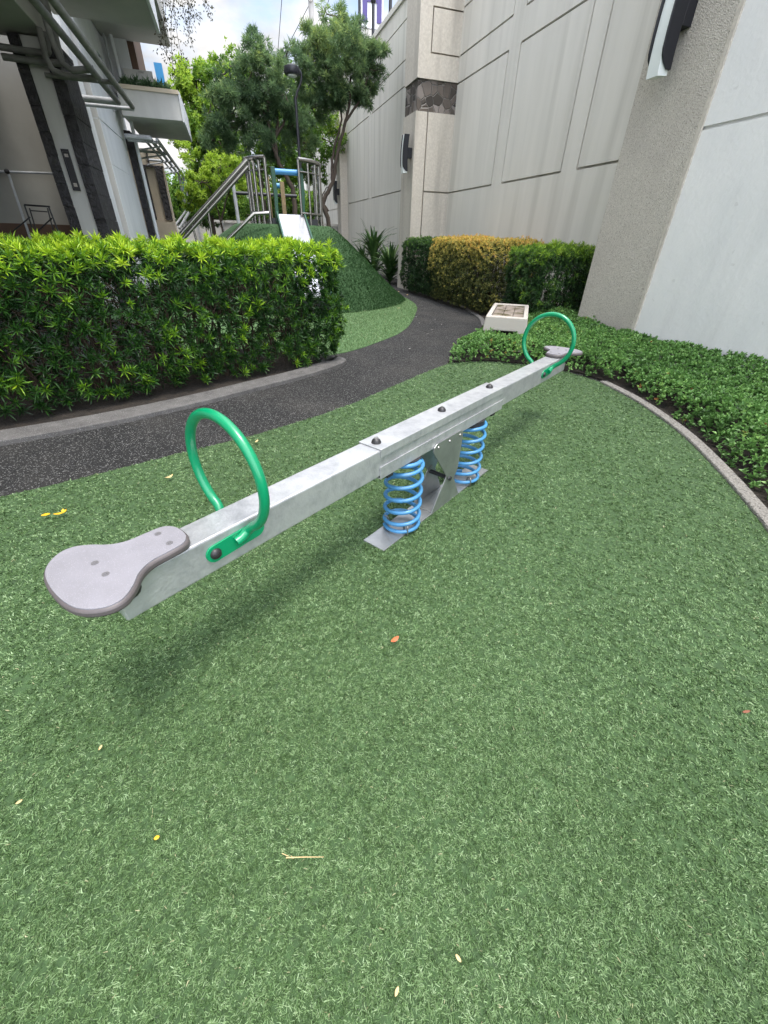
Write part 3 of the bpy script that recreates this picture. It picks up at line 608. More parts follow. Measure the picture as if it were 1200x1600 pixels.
for (a, b, c, d) in ((567, -28, 574, 34), (589, -28, 597, 36), (574, -5, 589, 2), (574, -28, 589, -22)):
    p = at(a, d, Y=YS - .05); q = at(c, b, Y=YS - .05); g.box(p[0], q[0], YS - .06, YS - .003, p[2], q[2])
g.go('lettering', M['purple'], sg)
up = thing('utility_pole', 'pale utility pole with cross arms rising behind the trees', 'utility pole', (at(488, 80, Y=40.)[0], 40, 0))
b = at(490, 90, Y=40.); t_ = at(482, -25, Y=40.)
MB().tube([(b[0], 40, 0), (b[0], 40, t_[2])], [.24, .17], 12).go('pole', M['pole'], up, smooth=50)
c = at(484, 6, Y=40.); g = MB()
g.obox((c[0] - 1.6, 39.8, c[2] + 1.1), (c[0] + 2.4, 39.8, c[2] + .9), .12, .16); g.obox((c[0] - 1.0, 39.8, c[2] + 1.0), (c[0], 39.8, c[2] + .05), .08, .08); g.obox((c[0] + 1.2, 39.8, c[2] + .95), (c[0], 39.8, c[2] + .05), .08, .08)
g.box(c[0] + 1.7, c[0] + 2.4, 39.6, 40, c[2] + .6, c[2] + .85); g.go('cross_arm', M['pole'], up)
g = MB()
for (a, b_) in (((441, -10), (432, 110)), ((520, -20), (476, 120)), ((484, 6), (440, 90))):
    p = at(*a, Y=40.); q = at(*b_, Y=46.); g.tube([p, q], .02, 6)
g.go('cable', M['iron'], up)

# ================================================================ LEFT BUILDING
lb = thing('apartment_building', 'grey and white apartment block with balconies along the left side', 'building', (-3, 11, 0))
YA = 10.0
def A(px, py, Y_): p = at(px, py, Y=Y_); return p
xl0, xl1, xl2, xl3 = -2.60, -2.45, -2.19, -2.02
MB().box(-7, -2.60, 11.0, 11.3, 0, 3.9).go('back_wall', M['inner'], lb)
MB().box(-7, -2.602, 10.93, 10.997, 0, 1.33).go('skirting', M['brown'], lb)
MB().box(xl1 + .0, xl2, YA, YA + .9, 0, 3.6).go('front_pillar', M['bgrey'], lb, bevel=.006)
def slate_band(x0, x1, y0, y1, z1, name='stone_band'):
    g = MB(); z = 0; k = 0
    while z < z1:
        hh = min(random.uniform(.28, .42), z1 - z + .001); j = random.uniform(-.012, .016); g.box(x0, x1 + j, y0 - .02 - random.uniform(0, .02), y1, z, z + hh - .004); z += hh; k += 1
    return g.go(name, M['slate'], lb, bevel=.006)
slate_band(xl0, xl1 - .002, YA, YA + .95, 3.6); slate_band(xl2 + .002, xl3, YA, YA + .95, 3.6)
# slot lamp on that pillar
pl_ = thing('wall_lamp', 'long black slot lamp on the front pillar of the left building', 'wall lamp', (-2.34, YA, 2.1))
c0 = at(100, 233, Y=YA); c1 = at(122, 298, Y=YA); xc = (c0[0] + c1[0]) / 2
MB().relief((xc - .055, YA - .03, c1[2]), (1, 0, 0), (0, 0, 1), (0, -1, 0), .11, c0[2] - c1[2], .028, [(.018, .03, .092, c0[2] - c1[2] - .03, -.02)]).go('case', M['dark'], pl_)
MB().box(xc - .025, xc + .025, YA - .022, YA - .012, c1[2] + .05, c1[2] + .10).box(xc - .025, xc + .025, YA - .022, YA - .012, c0[2] - .10, c0[2] - .06).go('lens', M['bolt'], pl_)
# strip wall behind pillar, downpipes / frames
MB().box(xl3 - .5, -1.95 - .17, 11.35, 11.9, 0, 8).go('side_wall', M['bwhite'], lb)
g = MB(); g.box(-2.18, -2.145, 11.27, 11.345, 0, 2.95); g.box(-2.27, -2.2, 11.27, 11.345, 0, 2.95); g.go('door_frame', M['pvc'], lb)
MB().box(-2.199, -2.181, 11.25, 11.34, 0, 2.9).go('door_leaf', M['brown'], lb)
# white column
RC = [(0, 3.05, .22, 3.075, -.015)]
MB().relief((-2.26, 12.0, 0), (1, 0, 0), (0, 0, 1), (0, -1, 0), .226, 15, .3, RC).go('column_face', M['bgrey'], lb)
RC = [(0, 3.05, 2.55, 3.075, -.02), (0, 2.38, 1.9, 2.392, -.01), (1.75, 3.5, 2.2, 4.4, -.2)]
MB().relief((-2.03, 12.003, 0), (0, 1, 0), (0, 0, 1), (1, 0, 0), 2.55, 15, .3, RC).go('column_side', M['bwhite'], lb)
MB().box(-3.19, -2.27, 12.31, 17.2, 3.2, 12).go('upper_block', M['bwhite'], lb)
# niche with sloping soffit above
MB().box(-2.55, -2.262, 11.9, 12.0, 2.62, 3.15).go('ledge', M['bgrey'], lb)
slate_band(-2.028, -1.88, 14.7, 15.2, 3.3)
MB().tube([(-1.80, 14.6, 0), (-1.80, 14.6, 8)], .04, 10).go('downpipe', M['bwhite'], lb, smooth=50)
MB().tube([(-1.93, 14.55, 3.5), (-1.93, 14.55, 9)], .025, 8).go('downpipe', M['pvc'], lb, smooth=50)
MB().box(-2.26, -1.53, 14.75, 17.0, 3.955, 9).go('upper_wall', M['bwhite'], lb)
MB().box(-1.529, -1.39, 14.85, 16.55, 3.955, 6.5).go('balcony_door', M['brown'], lb)
# slabs
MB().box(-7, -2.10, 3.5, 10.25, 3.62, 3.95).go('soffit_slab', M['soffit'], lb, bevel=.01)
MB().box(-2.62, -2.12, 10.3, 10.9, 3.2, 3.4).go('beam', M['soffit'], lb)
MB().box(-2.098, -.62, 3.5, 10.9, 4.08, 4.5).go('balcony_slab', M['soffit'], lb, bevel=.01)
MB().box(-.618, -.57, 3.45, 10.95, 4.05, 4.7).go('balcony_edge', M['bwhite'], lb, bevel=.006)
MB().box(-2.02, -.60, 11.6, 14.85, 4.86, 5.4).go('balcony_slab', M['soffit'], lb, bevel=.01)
bl = MB().box(-1.87, -.60, 14.0, 16.6, 3.45, 3.93).go('balcony_box', M['bgrey'], lb, bevel=.01)
MB().box(-1.88, -.58, 13.96, 14.02, 3.90, 3.97).go('balcony_rim', M['cream'], bl)
MB().box(-.598, -.56, 13.98, 16.62, 3.43, 3.95).go('balcony_edge', M['bwhite'], bl)
p = at(192, 106, Y=14.68); q = at(236, 106, Y=14.68)
MB().relief((p[0], 14.68, 3.975), (1, 0, 0), (0, 0, 1), (0, -1, 0), q[0] - p[0], p[2] - 3.975, .06, [(.3, .33, .42, .37, -.03), (.55, .26, .72, .30, -.03), (.69, .06, .72, .30, -.03)]).go('parapet', M['bgrey'], lb)
p = at(240, 98, Y=16.4); q = at(250, 100, Y=16.4)
MB().box(p[0], q[0] + .04, 16.35, 16.42, 3.93, p[2]).go('blue_screen', M['blueglass'], lb)
# unseen tower mass, added and sized to screen light from the yard
MB().box(-14, -3.2, -1.0, 23.0, 4.0, 12).go('unseen_tower_block', M['bgrey'], lb)
MB().box(-14, -4.01, 11.4, 23.0, 0, 3.99).go('unseen_tower_block', M['bgrey'], lb)
MB().box(-14, -3.6, -1.0, 3.3, 0, 3.99).go('unseen_tower_block', M['bgrey'], lb)
# rear bay with cream panels
MB().box(-4, -1.62, 18.2, 18.5, 0, 3.4).go('rear_wall', M['cream'], lb)
g = MB(); g.box(-2.30, -2.14, 18.1, 18.197, 1.6, 2.95); g.box(-1.86, -1.66, 18.1, 18.197, 1.6, 2.95); g.box(-2.30, -1.62, 18.12, 18.197, 2.96, 3.0); g.box(-2.02, -1.98, 18.12, 18.197, 3.0, 3.4); g.go('dark_trim', M['slate'], lb)
MB().box(-2.45, -1.6, 17.95, 18.09, 0, 1.55).go('dado', M['cream'], lb)

# pipe frames
def pipes(name, label, x0, x1, y0, y1, z, xw, drop=False, dirty=True):
    t_ = thing(name, label, 'pipe frame', (xw, y1, z), 'pipe frames hung along the left building')
    mm = M['pvcdark'] if dirty else M['pvc']
    for x, e in ((x0, 0.0), (x1, .25)):
        pts = [(x, y0, z), (x, y1 + e, z)]
        if drop: pts = [(x, y0 + e, z), (x, y1, z), (x, y1 + .15, z - .25), (x, y1 + .15, z - 1.1)]
        MB().tube(pts, .045, 12).go('rail', mm, t_, smooth=60)
    ye = y0 if drop else y1
    MB().tube([(xw, ye + .0, z + .005), (x0 + .02, ye, z + .005)], .05, 12).go('cross_pipe', M['pvc'], t_, smooth=60)
    MB().tube([(xw, ye + .25, z - .03), (x1 + .02, ye + .25, z - .03)], .03, 12).go('cross_pipe', M['pvc'], t_, smooth=60)
    for y in ((9.9,) if not drop else (16.2, 17.9)):
        MB().tube([(xw, y, z - .02), (x1 + .02, y, z - .02)], .03, 10).go('cross_pipe', mm, t_, smooth=60)
    return t_
pipes('pipe_trellis', 'pair of dirty grey overhead pipes nearest the camera by the building', -1.53, -1.34, 5.0, 11.3, 3.2, -2.25)
t_ = pipes('pipe_trellis', 'farther white overhead pipe frame that bends down behind the hedge', -1.42, -1.28, 14.2, 21.5, 3.12, -1.95, True, False)
MB().tube([(-1.28, 14.3, 3.12), (-1.28, 21.5, 3.12)], .035, 8).tube([(-1.55, 14.3, 3.1), (-1.55, 21.5, 3.1)], .03, 8).go('rail', M['pvc'], t_, smooth=60)
g = MB()
for k in range(5): g.tube([(-2.0, 15 + k * 1.3, 2.95), (-1.3, 15 + k * 1.3, 3.08)], .02, 6)
g.tube([(-1.28, 21.65, 2.0), (-1.75, 21.0, 1.4)], .05, 8); g.tube([(-1.42, 21.65, 2.0), (-1.9, 21.3, 1.5)], .04, 8); g.go('brace', M['pvc'], t_)
p = at(281, 285, Y=21.7); q = at(290, 308, Y=21.7)
sg2 = thing('blue_banner', 'small bright blue banner hanging from the far pipe frame', 'banner', (p[0], 21.7, q[2])); MB().box(p[0], q[0], 21.68, 21.72, q[2], p[2]).go('sheet', M['blueglass'], sg2)
# thin cluster of pipes near the pillar top
t_ = thing('pipe_cluster', 'dark bent pipes crowded under the slab at the pillar top', 'pipes', (-2.1, 9.8, 3.2))
for pts in ([(-3.0, 9.85, 3.42), (-2.2, 9.85, 3.40), (-2.1, 9.85, 3.45), (-2.08, 9.85, 3.62)], [(-2.7, 9.8, 3.3), (-2.05, 9.8, 3.3), (-1.95, 9.8, 3.4), (-1.95, 9.8, 4.08)], [(-2.1, 9.7, 3.62), (-2.08, 9.7, 3.2), (-1.53, 9.7, 3.16)], [(-1.95, 9.5, 4.05), (-1.9, 9.5, 3.25), (-1.5, 9.5, 3.22)]):
    MB().tube(smoothline(pts, 3), .04, 10).go('pipe', M['pvcdark'], t_, smooth=60)
# things inside the porch
t_ = thing('drying_rack', 'thin metal folding frame standing in the dim porch on the left', 'rack', (-3.0, 9.8, 0))
YR = 9.8; g = MB(); P_ = lambda x, y, Yd=YR: at(x, y, Y=Yd)
g.tube([P_(38, 320), P_(62, 390)], .012, 6); g.tube([P_(76, 323), P_(102, 390)], .012, 6); g.tube([P_(38, 320), P_(78, 323)], .014, 6); g.tube([P_(48, 329), P_(74, 331)], .009, 6)
g.tube([P_(47, 339), P_(20, 362)], .01, 6); g.tube([P_(81, 341), P_(58, 362)], .01, 6); g.tube([P_(46, 325, 10.1), P_(60, 372, 10.1)], .01, 6); g.tube([P_(74, 325, 10.1), P_(90, 385, 10.1)], .01, 6)
g.go('frame', M['iron'], t_, smooth=50)
t_ = thing('leaning_pole', 'pale pole leaning against a rail on the porch wall', 'pole', (-3.2, 10.6, 0))
MB().tube([at(12, 268, Y=10.7), at(50, 380, Y=10.3)], .02, 8).go('pole', M['pvc'], t_); MB().tube([at(-60, 266, Y=10.75), at(84, 271, Y=10.75)], .018, 8).go('rail', M['pvc'], t_)
MB().dome(at(11, 268, Y=10.65), .04, .05, 10, 4, (0, -1, 0)).go('clip', M['rubber'], t_)
# far white fence
ff = thing('fence', 'low white fence wall with grey posts far behind the hedge', 'fence', (0, 27, 0))
MB().box(-6, WX - .01, 27, 27.15, 0, 1.75).go('panel', M['fence'], ff); MB().box(-6, WX - .01, 26.95, 27.2, 1.752, 1.86).go('cap', M['fence'], ff)
for k in range(9): MB().box(-5 + k * 1.2, -4.9 + k * 1.2, 26.85, 26.95, 0, 1.95).go('post', M['pvc'], ff)

# ================================================================ PLAY STRUCTURE
pt = thing('play_tower', 'stainless and green climbing platform with railings on top of the mound', 'play structure', (1.35, 11.4, MH))
YP = 11.0; zf = MH
MB().box(.95, 1.95, 11.0, 12.2, MH - .02, MH + .10).go('platform', M['iron'], pt)
for px0, px1, t0, t1 in ((421, 431, 262, 340), (462, 475, 262, 338)):
    a = at(px0, t0, Y=YP)[0]; b = at(px1, t0, Y=YP)[0]; x = (a + b) / 2; wv = (b - a) / 2 * .62; z1 = 2.42; z0 = 1.5
    pr = [(x - wv, z0), (x + wv, z0), (x + wv * .8, z0 + .25), (x + wv * 1.25, z0 + .5), (x + wv, z0 + .75), (x + wv, z1), (x - wv, z1), (x - wv * .9, z0 + .7), (x - wv * .7, z0 + .4)]
    MB().extr(pr, 'y', YP - .03, YP + .12).go('side_board', M['playgreen'], pt, bevel=.004)
xa, xb = at(426, 264, Y=YP)[0], at(468, 264, Y=YP)[0]
MB().tube([(xa, YP + .03, 2.35), (xb, YP + .03, 2.35)], .05, 12).go('grab_bar', M['playblue'], pt, smooth=60)
MB().tube([(xa + .1, 12.3, 2.22), (xb - .3, 12.3, 2.22)], .05, 12).go('grab_bar', M['playblue'], pt, smooth=60)
MB().box(xa - .13, xa - .05, 11.5, 11.6, 1.5, 2.3).go('post', M['playtan'], pt); MB().box(xb - .28, xb - .19, 12.3, 12.4, 1.5, 2.3).go('post', M['playtan'], pt)
MB().tube([(xa - .75, 12.4, 2.05), (xb + .1, 12.4, 2.05)], .035, 10).go('rail', M['iron'], pt, smooth=60)
MB().tube([(.30, 12.4, 1.1), (.30, 12.4, 2.2)], .04, 10).go('post', M['pvc'], pt, smooth=60)
RC_ = np.array([1.36, 11.68]); RR = .80
def arc(a0, a1, z, n=10): return [(RC_[0] + RR * math.cos(R(a0 + (a1 - a0) * k / n)), RC_[1] + RR * math.sin(R(a0 + (a1 - a0) * k / n)), z) for k in range(n + 1)]
for a0, a1, nb in ((195, 238, 5), (-73, 25, 7)):
    MB().tube(arc(a0, a1, 2.55), .045, 12).go('top_rail', M['steel'], pt, smooth=60)
    MB().tube(arc(a0, a1, 2.36), .018, 8).go('mid_rail', M['steel'], pt, smooth=60)
    MB().tube(arc(a0, a1, 1.66), .028, 8).go('bottom_rail', M['steel'], pt, smooth=60)
    for p in arc(a0, a1, 0, nb - 1):
        MB().tube([(p[0], p[1], 1.46), (p[0], p[1], 2.55)], .026 if nb > 5 else .032, 10).go('baluster', M['steel'], pt, smooth=60)
# stair rails going down to the left
a = at(386, 250, Y=11.2); b = at(270, 380, Y=11.2)
MB().tube([a, b], .045, 12).tube([a + [0, 0, -.10], b + [0, 0, -.10]], .038, 12).go('hand_rail', M['steel'], pt, smooth=60)
a2 = at(397, 334, Y=10.7); b2 = at(345, 385, Y=10.7)
MB().tube([at(420, 333, Y=10.7), a2, b2], .035, 10).go('hand_rail', M['steel'], pt, smooth=60)
for x, yt, yb_ in ((324, 322, 372), (300, 350, 380)):
    MB().tube([at(x, yt, Y=11.2), at(x + 8, yb_, Y=11.2)], .022, 8).go('post', M['steel'], pt, smooth=60)
# slide
sd_ = thing('slide', 'stainless steel slide with dark green side boards running down the mound', 'slide', (1.37, 9.8, 0))
y1, z1, y0, z0 = 10.98, 1.64, 8.70, .42
MB().extr([(y1 + .2, z1 + .0), (y1, z1), (y0, z0), (y0 - .35, z0 - .06), (y0 - .35, z0 - .09), (y0, z0 - .03), (y1, z1 - .03), (y1 + .2, z1 - .03)][::-1], 'x', 1.10, 1.64).go('chute', M['chute'], sd_)
for x in (1.065, 1.645):
    MB().extr([(y1 + .2, z1 + .05), (y1, z1 + .05), (y0, z0 + .07), (y0 - .37, z0 + .0), (y0 - .37, z0 - .14), (y0, z0 - .14), (y1, z1 - .16), (y1 + .2, z1 - .16)][::-1], 'x', x, x + .032).go('side_board', M['playgreen'], sd_, bevel=.004)
MB().box(1.1, 1.64, y0 - .3, y0 - .22, 0, z0 - .1).go('foot', M['iron'], sd_)

# ================================================================ BENCH
fr0, fr1 = np.array([3.14, 5.27]), np.array([3.56, 4.94]); bk0 = np.array([3.99, 6.5])
dl = bk0 - fr0; Lb = np.linalg.norm(dl); dl /= Lb; dw = np.array([dl[1], -dl[0]]); Wb = .50
bn = thing('bench', 'pale concrete bench with brown wooden slats among the ground cover', 'bench', (fr0[0], fr0[1], 0), rz=math.atan2(dl[1], dl[0])); ROOTLOC[bn.name] = (Vector((0, 0, 0)), 0)
ZB = .43
def endframe(x0, x1):
    pr = [(.02, ZB), (-Wb - .02, ZB), (-Wb - .06, 0), (-Wb + .07, 0), (-Wb + .09, ZB - .17), (-.09, ZB - .17), (-.07, 0), (.06, 0)]
    return MB().extr([(a, b) for a, b in pr], 'x', x0, x1)
endframe(0, .10).go('end_frame', M['concrete'], bn, bevel=.012); endframe(Lb - .10, Lb).go('end_frame', M['concrete'], bn, bevel=.012)
MB().box(.1, Lb - .1, -Wb - .02, -Wb + .04, ZB - .16, ZB).box(.1, Lb - .1, -.04, .02, ZB - .16, ZB).go('side_rail', M['concrete'], bn, bevel=.008)
for k in range(3): MB().box(.102, Lb - .102, -.045 - (k + 1) * .137, -.05 - k * .137, ZB - .045, ZB - .012).go('slat', M['slat'], bn, bevel=.005)

# ================================================================ FOLIAGE
def sample_box(n, sx, sy, sz, rnd, faces, r):
    """points and normals on a rounded box 0..sx, 0..sy, 0..sz"""
    ar = {'top': sx * sy, 'f': sx * sz, 'b': sx * sz, 'l': sy * sz, 'r': sy * sz}; fs = [f for f in faces]; pr = np.array([ar[f] for f in fs]); ch = r.choice(len(fs), n, p=pr / pr.sum())
    a, b = r.uniform(0, 1, n), r.uniform(0, 1, n); P = np.zeros((n, 3))
    for i, f in enumerate(fs):
        k = ch == i
        if f == 'top': P[k] = np.stack([a[k] * sx, b[k] * sy, np.full(k.sum(), sz)], 1)
        if f == 'f': P[k] = np.stack([a[k] * sx, np.zeros(k.sum()), b[k] * sz], 1)
        if f == 'b': P[k] = np.stack([a[k] * sx, np.full(k.sum(), sy), b[k] * sz], 1)
        if f == 'l': P[k] = np.stack([np.zeros(k.sum()), a[k] * sy, b[k] * sz], 1)
        if f == 'r': P[k] = np.stack([np.full(k.sum(), sx), a[k] * sy, b[k] * sz], 1)
    lo = np.array([rnd, rnd, -9]); hi = np.array([sx - rnd, sy - rnd, sz - rnd]); c = np.clip(P, lo, hi); d = P - c; ln = np.linalg.norm(d, axis=1, keepdims=True); N = d / np.maximum(ln, 1e-6)
    return c + N * rnd, N
def hedge(name, label, origin, ang, size, rnd, nros, k, Ll, Wl, material, huef, faces='all', inner=.3, seed=1, zlift=.05, bump=.04, stemn=40, group=None, spread=(15, 82), under=.12):
    r = np.random.default_rng(seed); sx, sy, sz = size; fc = ['top', 'f', 'b', 'l', 'r'] if faces == 'all' else faces
    ca, sa = math.cos(ang), math.sin(ang); Rz = np.array([[ca, -sa, 0], [sa, ca, 0], [0, 0, 1]]); O_ = np.array([origin[0], origin[1], 0])
    P, N = sample_box(nros, sx, sy, sz, rnd, fc, r)
    tk = np.clip((.35 - P[:, 2]) / .35, 0, 1); P[:, :2] -= N[:, :2] * (tk * under)[:, None]   # undercut at the foot
    dn = fbm(P[:, 0] * 5, P[:, 1] * 5, P[:, 2] * 5, seed) + .5 * r.normal(size=nros)
    P = P + N * (dn * bump)[:, None]; keep = P[:, 2] > zlift + .04 * r.uniform(size=nros); hole = fbm(P[:, 0] * 3.3, P[:, 1] * 3.3, P[:, 2] * 3.3, seed + 3)
    keep &= ~((hole < -.75) & (N[:, 2] < .4)); P, N, dn = P[keep], N[keep], dn[keep]
    Ax = N + np.array([0, 0, .55]) * (1 - .6 * np.abs(N[:, 2:3])) + r.normal(0, .28, P.shape)
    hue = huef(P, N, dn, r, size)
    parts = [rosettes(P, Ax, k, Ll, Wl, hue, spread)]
    # inner leaves
    ni = int(nros * inner); c = np.array([sx, sy, sz]) / 2; Q, NN = sample_box(ni, sx, sy, sz, rnd, fc, r); Q = Q - NN * (.05 + .16 * r.uniform(size=(ni, 1))); Q = Q[Q[:, 2] > zlift + .05]
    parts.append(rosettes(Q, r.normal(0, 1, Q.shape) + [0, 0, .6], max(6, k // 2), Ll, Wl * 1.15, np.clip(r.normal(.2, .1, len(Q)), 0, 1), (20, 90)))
    V, F, H = cat(*parts); V = V @ Rz.T + O_
    t_ = thing(name, label, 'hedge', tuple(np.array([sx / 2, sy / 2, 0]) @ Rz.T + O_), group)
    bulk('foliage', V, F, material, t_, hue=H)
    g = MB()
    for i in range(stemn):
        x, y = r.uniform(.15, sx - .15), r.uniform(.2, sy - .2); p = np.array([x, y, -.01])
        for j in range(2):
            pts = [p]; q = p.copy()
            for s in range(5): q = q + [r.normal(0, .05), r.normal(0, .05), sz / 6.2]; pts.append(np.clip(q, [.12, .12, 0], [sx - .12, sy - .12, sz - .1]))
            g.tube([np.array(a) @ Rz.T + O_ for a in pts], [.014, .012, .010, .008, .006, .004], 5, cap=False)
    g.go('stems', M['twig'], t_)
    # dense twig heart so daylight does not pass straight through
    ht = MB()
    for i in range(int(220 * sx * sy)):
        a = np.array([r.uniform(.16, sx - .16), r.uniform(.16, sy - .16), r.uniform(.06, sz - .14)]); d = r.normal(0, 1, 3); d /= np.linalg.norm(d); b_ = np.clip(a + d * .16, [.1, .1, .05], [sx - .1, sy - .1, sz - .1])
        ht.tube([a @ Rz.T + O_, b_ @ Rz.T + O_], .005, 3, cap=False)
    ht.go('twigs', M['twig'], t_)
    return t_
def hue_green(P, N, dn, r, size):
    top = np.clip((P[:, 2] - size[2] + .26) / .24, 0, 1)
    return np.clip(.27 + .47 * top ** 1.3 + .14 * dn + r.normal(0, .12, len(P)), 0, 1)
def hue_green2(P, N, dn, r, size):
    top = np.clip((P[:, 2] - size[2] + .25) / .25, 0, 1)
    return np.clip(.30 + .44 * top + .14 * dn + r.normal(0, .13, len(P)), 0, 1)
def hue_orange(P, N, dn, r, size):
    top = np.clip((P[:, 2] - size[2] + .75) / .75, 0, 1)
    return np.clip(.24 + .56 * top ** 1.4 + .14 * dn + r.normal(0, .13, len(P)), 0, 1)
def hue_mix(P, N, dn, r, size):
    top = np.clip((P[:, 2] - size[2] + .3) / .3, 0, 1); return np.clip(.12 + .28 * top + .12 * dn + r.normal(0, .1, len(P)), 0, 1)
HA = math.atan2(.44, .90)
e = np.array([math.cos(HA), math.sin(HA)]); nrm = np.array([-e[1], e[0]])
SX = 4.6; o_ = np.array([1.12, 4.98]) - e * SX
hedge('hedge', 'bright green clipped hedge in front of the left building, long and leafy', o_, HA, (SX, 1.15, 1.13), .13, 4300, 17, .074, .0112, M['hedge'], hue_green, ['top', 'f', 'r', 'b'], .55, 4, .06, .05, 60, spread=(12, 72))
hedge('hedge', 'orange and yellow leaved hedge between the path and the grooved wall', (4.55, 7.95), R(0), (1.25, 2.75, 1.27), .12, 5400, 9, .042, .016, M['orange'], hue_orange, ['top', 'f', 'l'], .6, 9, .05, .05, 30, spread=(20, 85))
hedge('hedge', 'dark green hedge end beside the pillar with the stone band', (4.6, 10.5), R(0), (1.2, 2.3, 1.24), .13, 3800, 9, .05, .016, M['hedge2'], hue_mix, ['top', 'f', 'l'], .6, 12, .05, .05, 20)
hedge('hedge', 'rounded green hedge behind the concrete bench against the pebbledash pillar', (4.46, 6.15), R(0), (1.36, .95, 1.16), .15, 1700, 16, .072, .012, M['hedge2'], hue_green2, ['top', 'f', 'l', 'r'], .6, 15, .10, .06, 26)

# ground cover
r = np.random.default_rng(21)
COVER = [(2.34, 4.62), (2.85, 4.56), (3.26, 4.3), (3.58, 3.85), (3.68, 3.4), (3.61, 2.97), (3.48, 2.57), (3.3, 2.12), (3.07, 1.72), (2.79, 1.26), (2.49, .88), (2.02, .4), (1.42, -.1), (1.25, -1), (4.84, -1), (4.84, 5.6), (5.8, 5.7), (5.8, 6.2), (4.5, 6.6), (4.12, 6.85), (3.2, 5.7), (2.66, 5.25)]
def edge_dist(X, Y, poly, n):
    d = np.full(len(X), 9.); P = np.array(poly[:n])
    for a, b in zip(P[:-1], P[1:]):
        ab = b - a; t = np.clip(((X - a[0]) * ab[0] + (Y - a[1]) * ab[1]) / (ab @ ab), 0, 1); d = np.minimum(d, np.hypot(X - a[0] - ab[0] * t, Y - a[1] - ab[1] * t))
    return d
N = 46000; X = r.uniform(1.3, 5.8, N); Y = r.uniform(-.9, 6.9, N); k = inpoly(X, Y, COVER) & (Y > X * -.2 - .2); X, Y = X[k], Y[k]
bench_in = lambda X, Y: (lambda a, b: (a > -.02) & (a < Lb + .02) & (b > -.02) & (b < Wb + .02))((X - fr0[0]) * dl[0] + (Y - fr0[1]) * dl[1], (X - fr0[0]) * dw[0] + (Y - fr0[1]) * dw[1])
k = ~bench_in(X, Y); X, Y = X[k], Y[k]
ed = edge_dist(X, Y, COVER, 14); ed2 = edge_dist(X, Y, COVER[-3:] + COVER[:2], 5); ed = np.minimum(ed, ed2)
hf = .07 + .18 * np.clip(ed / .22, 0, 1) ** .6 + .10 * np.clip((X - 3.9) / .9, 0, 1) * np.clip(ed / .5, 0, 1)
bmp = fbm(X * 5.5, Y * 5.5, 0, 31); hf = hf + .045 * bmp * np.clip(ed / .15, .3, 1)
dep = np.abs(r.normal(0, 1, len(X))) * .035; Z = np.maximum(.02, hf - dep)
tall = r.uniform(size=len(X)) < .02; Z[tall] += .05
thin = (ed < .07) & (r.uniform(size=len(X)) < .45); X, Y, Z, ed, bmp, dep = [q[~thin] for q in (X, Y, Z, ed, bmp, dep)]
C = np.stack([X, Y, Z], 1); n = len(X)
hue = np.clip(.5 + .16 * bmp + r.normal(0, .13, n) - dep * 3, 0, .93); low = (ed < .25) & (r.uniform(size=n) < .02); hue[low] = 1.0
V, F, H = rosettes(C, r.normal(0, .38, (n, 3)) + [0, 0, 1.0], 7, .036, .023, hue, (22, 86), .3, .02, .10)
tag(bulk('ground_cover', V, F, M['cover'], hue=H), 'low small leaved green ground cover filling the bed along the white wall', 'plants', kind='stuff')

# strap-leaved plants by the mound
def strap_plant(label, c, n, Lm, seed, wd=.06):
    r = np.random.default_rng(seed); V = []; F = []; H = []
    t_ = thing('strap_leaf_plant', label, 'plant', (c[0], c[1], 0), 'broad strap leaved plants at the foot of the far wall')
    for i in range(n):
        a = r.uniform(0, 6.283); el = R(r.uniform(30, 85)); Lf = Lm * r.uniform(.6, 1.1); hz = r.uniform(0, c[2]); d = np.array([math.cos(a) * math.cos(el), math.sin(a) * math.cos(el), math.sin(el)]); p = np.array([c[0], c[1], hz]); sdv = np.array([-math.sin(a), math.cos(a), 0]); o = len(V); hh = np.clip(r.normal(.5, .2), 0, 1)
        for s in range(6):
            w_ = wd * [.35, .8, 1, .9, .6, .05][s] / 2; V += [p + sdv * w_, p + [0, 0, -.008], p - sdv * w_]; H += [hh, hh, hh]; p = p + d * Lf / 5; d = d + np.array([0, 0, -.22]); d /= np.linalg.norm(d)
        for s in range(5): b = o + s * 3; F += [(b, b + 1, b + 4, b + 3), (b + 1, b + 2, b + 5, b + 4)]
    link('leaves', V, F, M['strap'], t_, hue=H)
strap_plant('taller strap leaved plant behind the mound against the far wall', (4.95, 16.8, 1.0), 130, 1.05, 3, .11)
strap_plant('lower strap leaved plant beside the pillar at the end of the path', (5.0, 15.0, .45), 110, .95, 4, .10)
strap_plant('small strap leaved plant tucked behind the first two', (5.2, 19.3, .6), 50, .8, 5, .10)

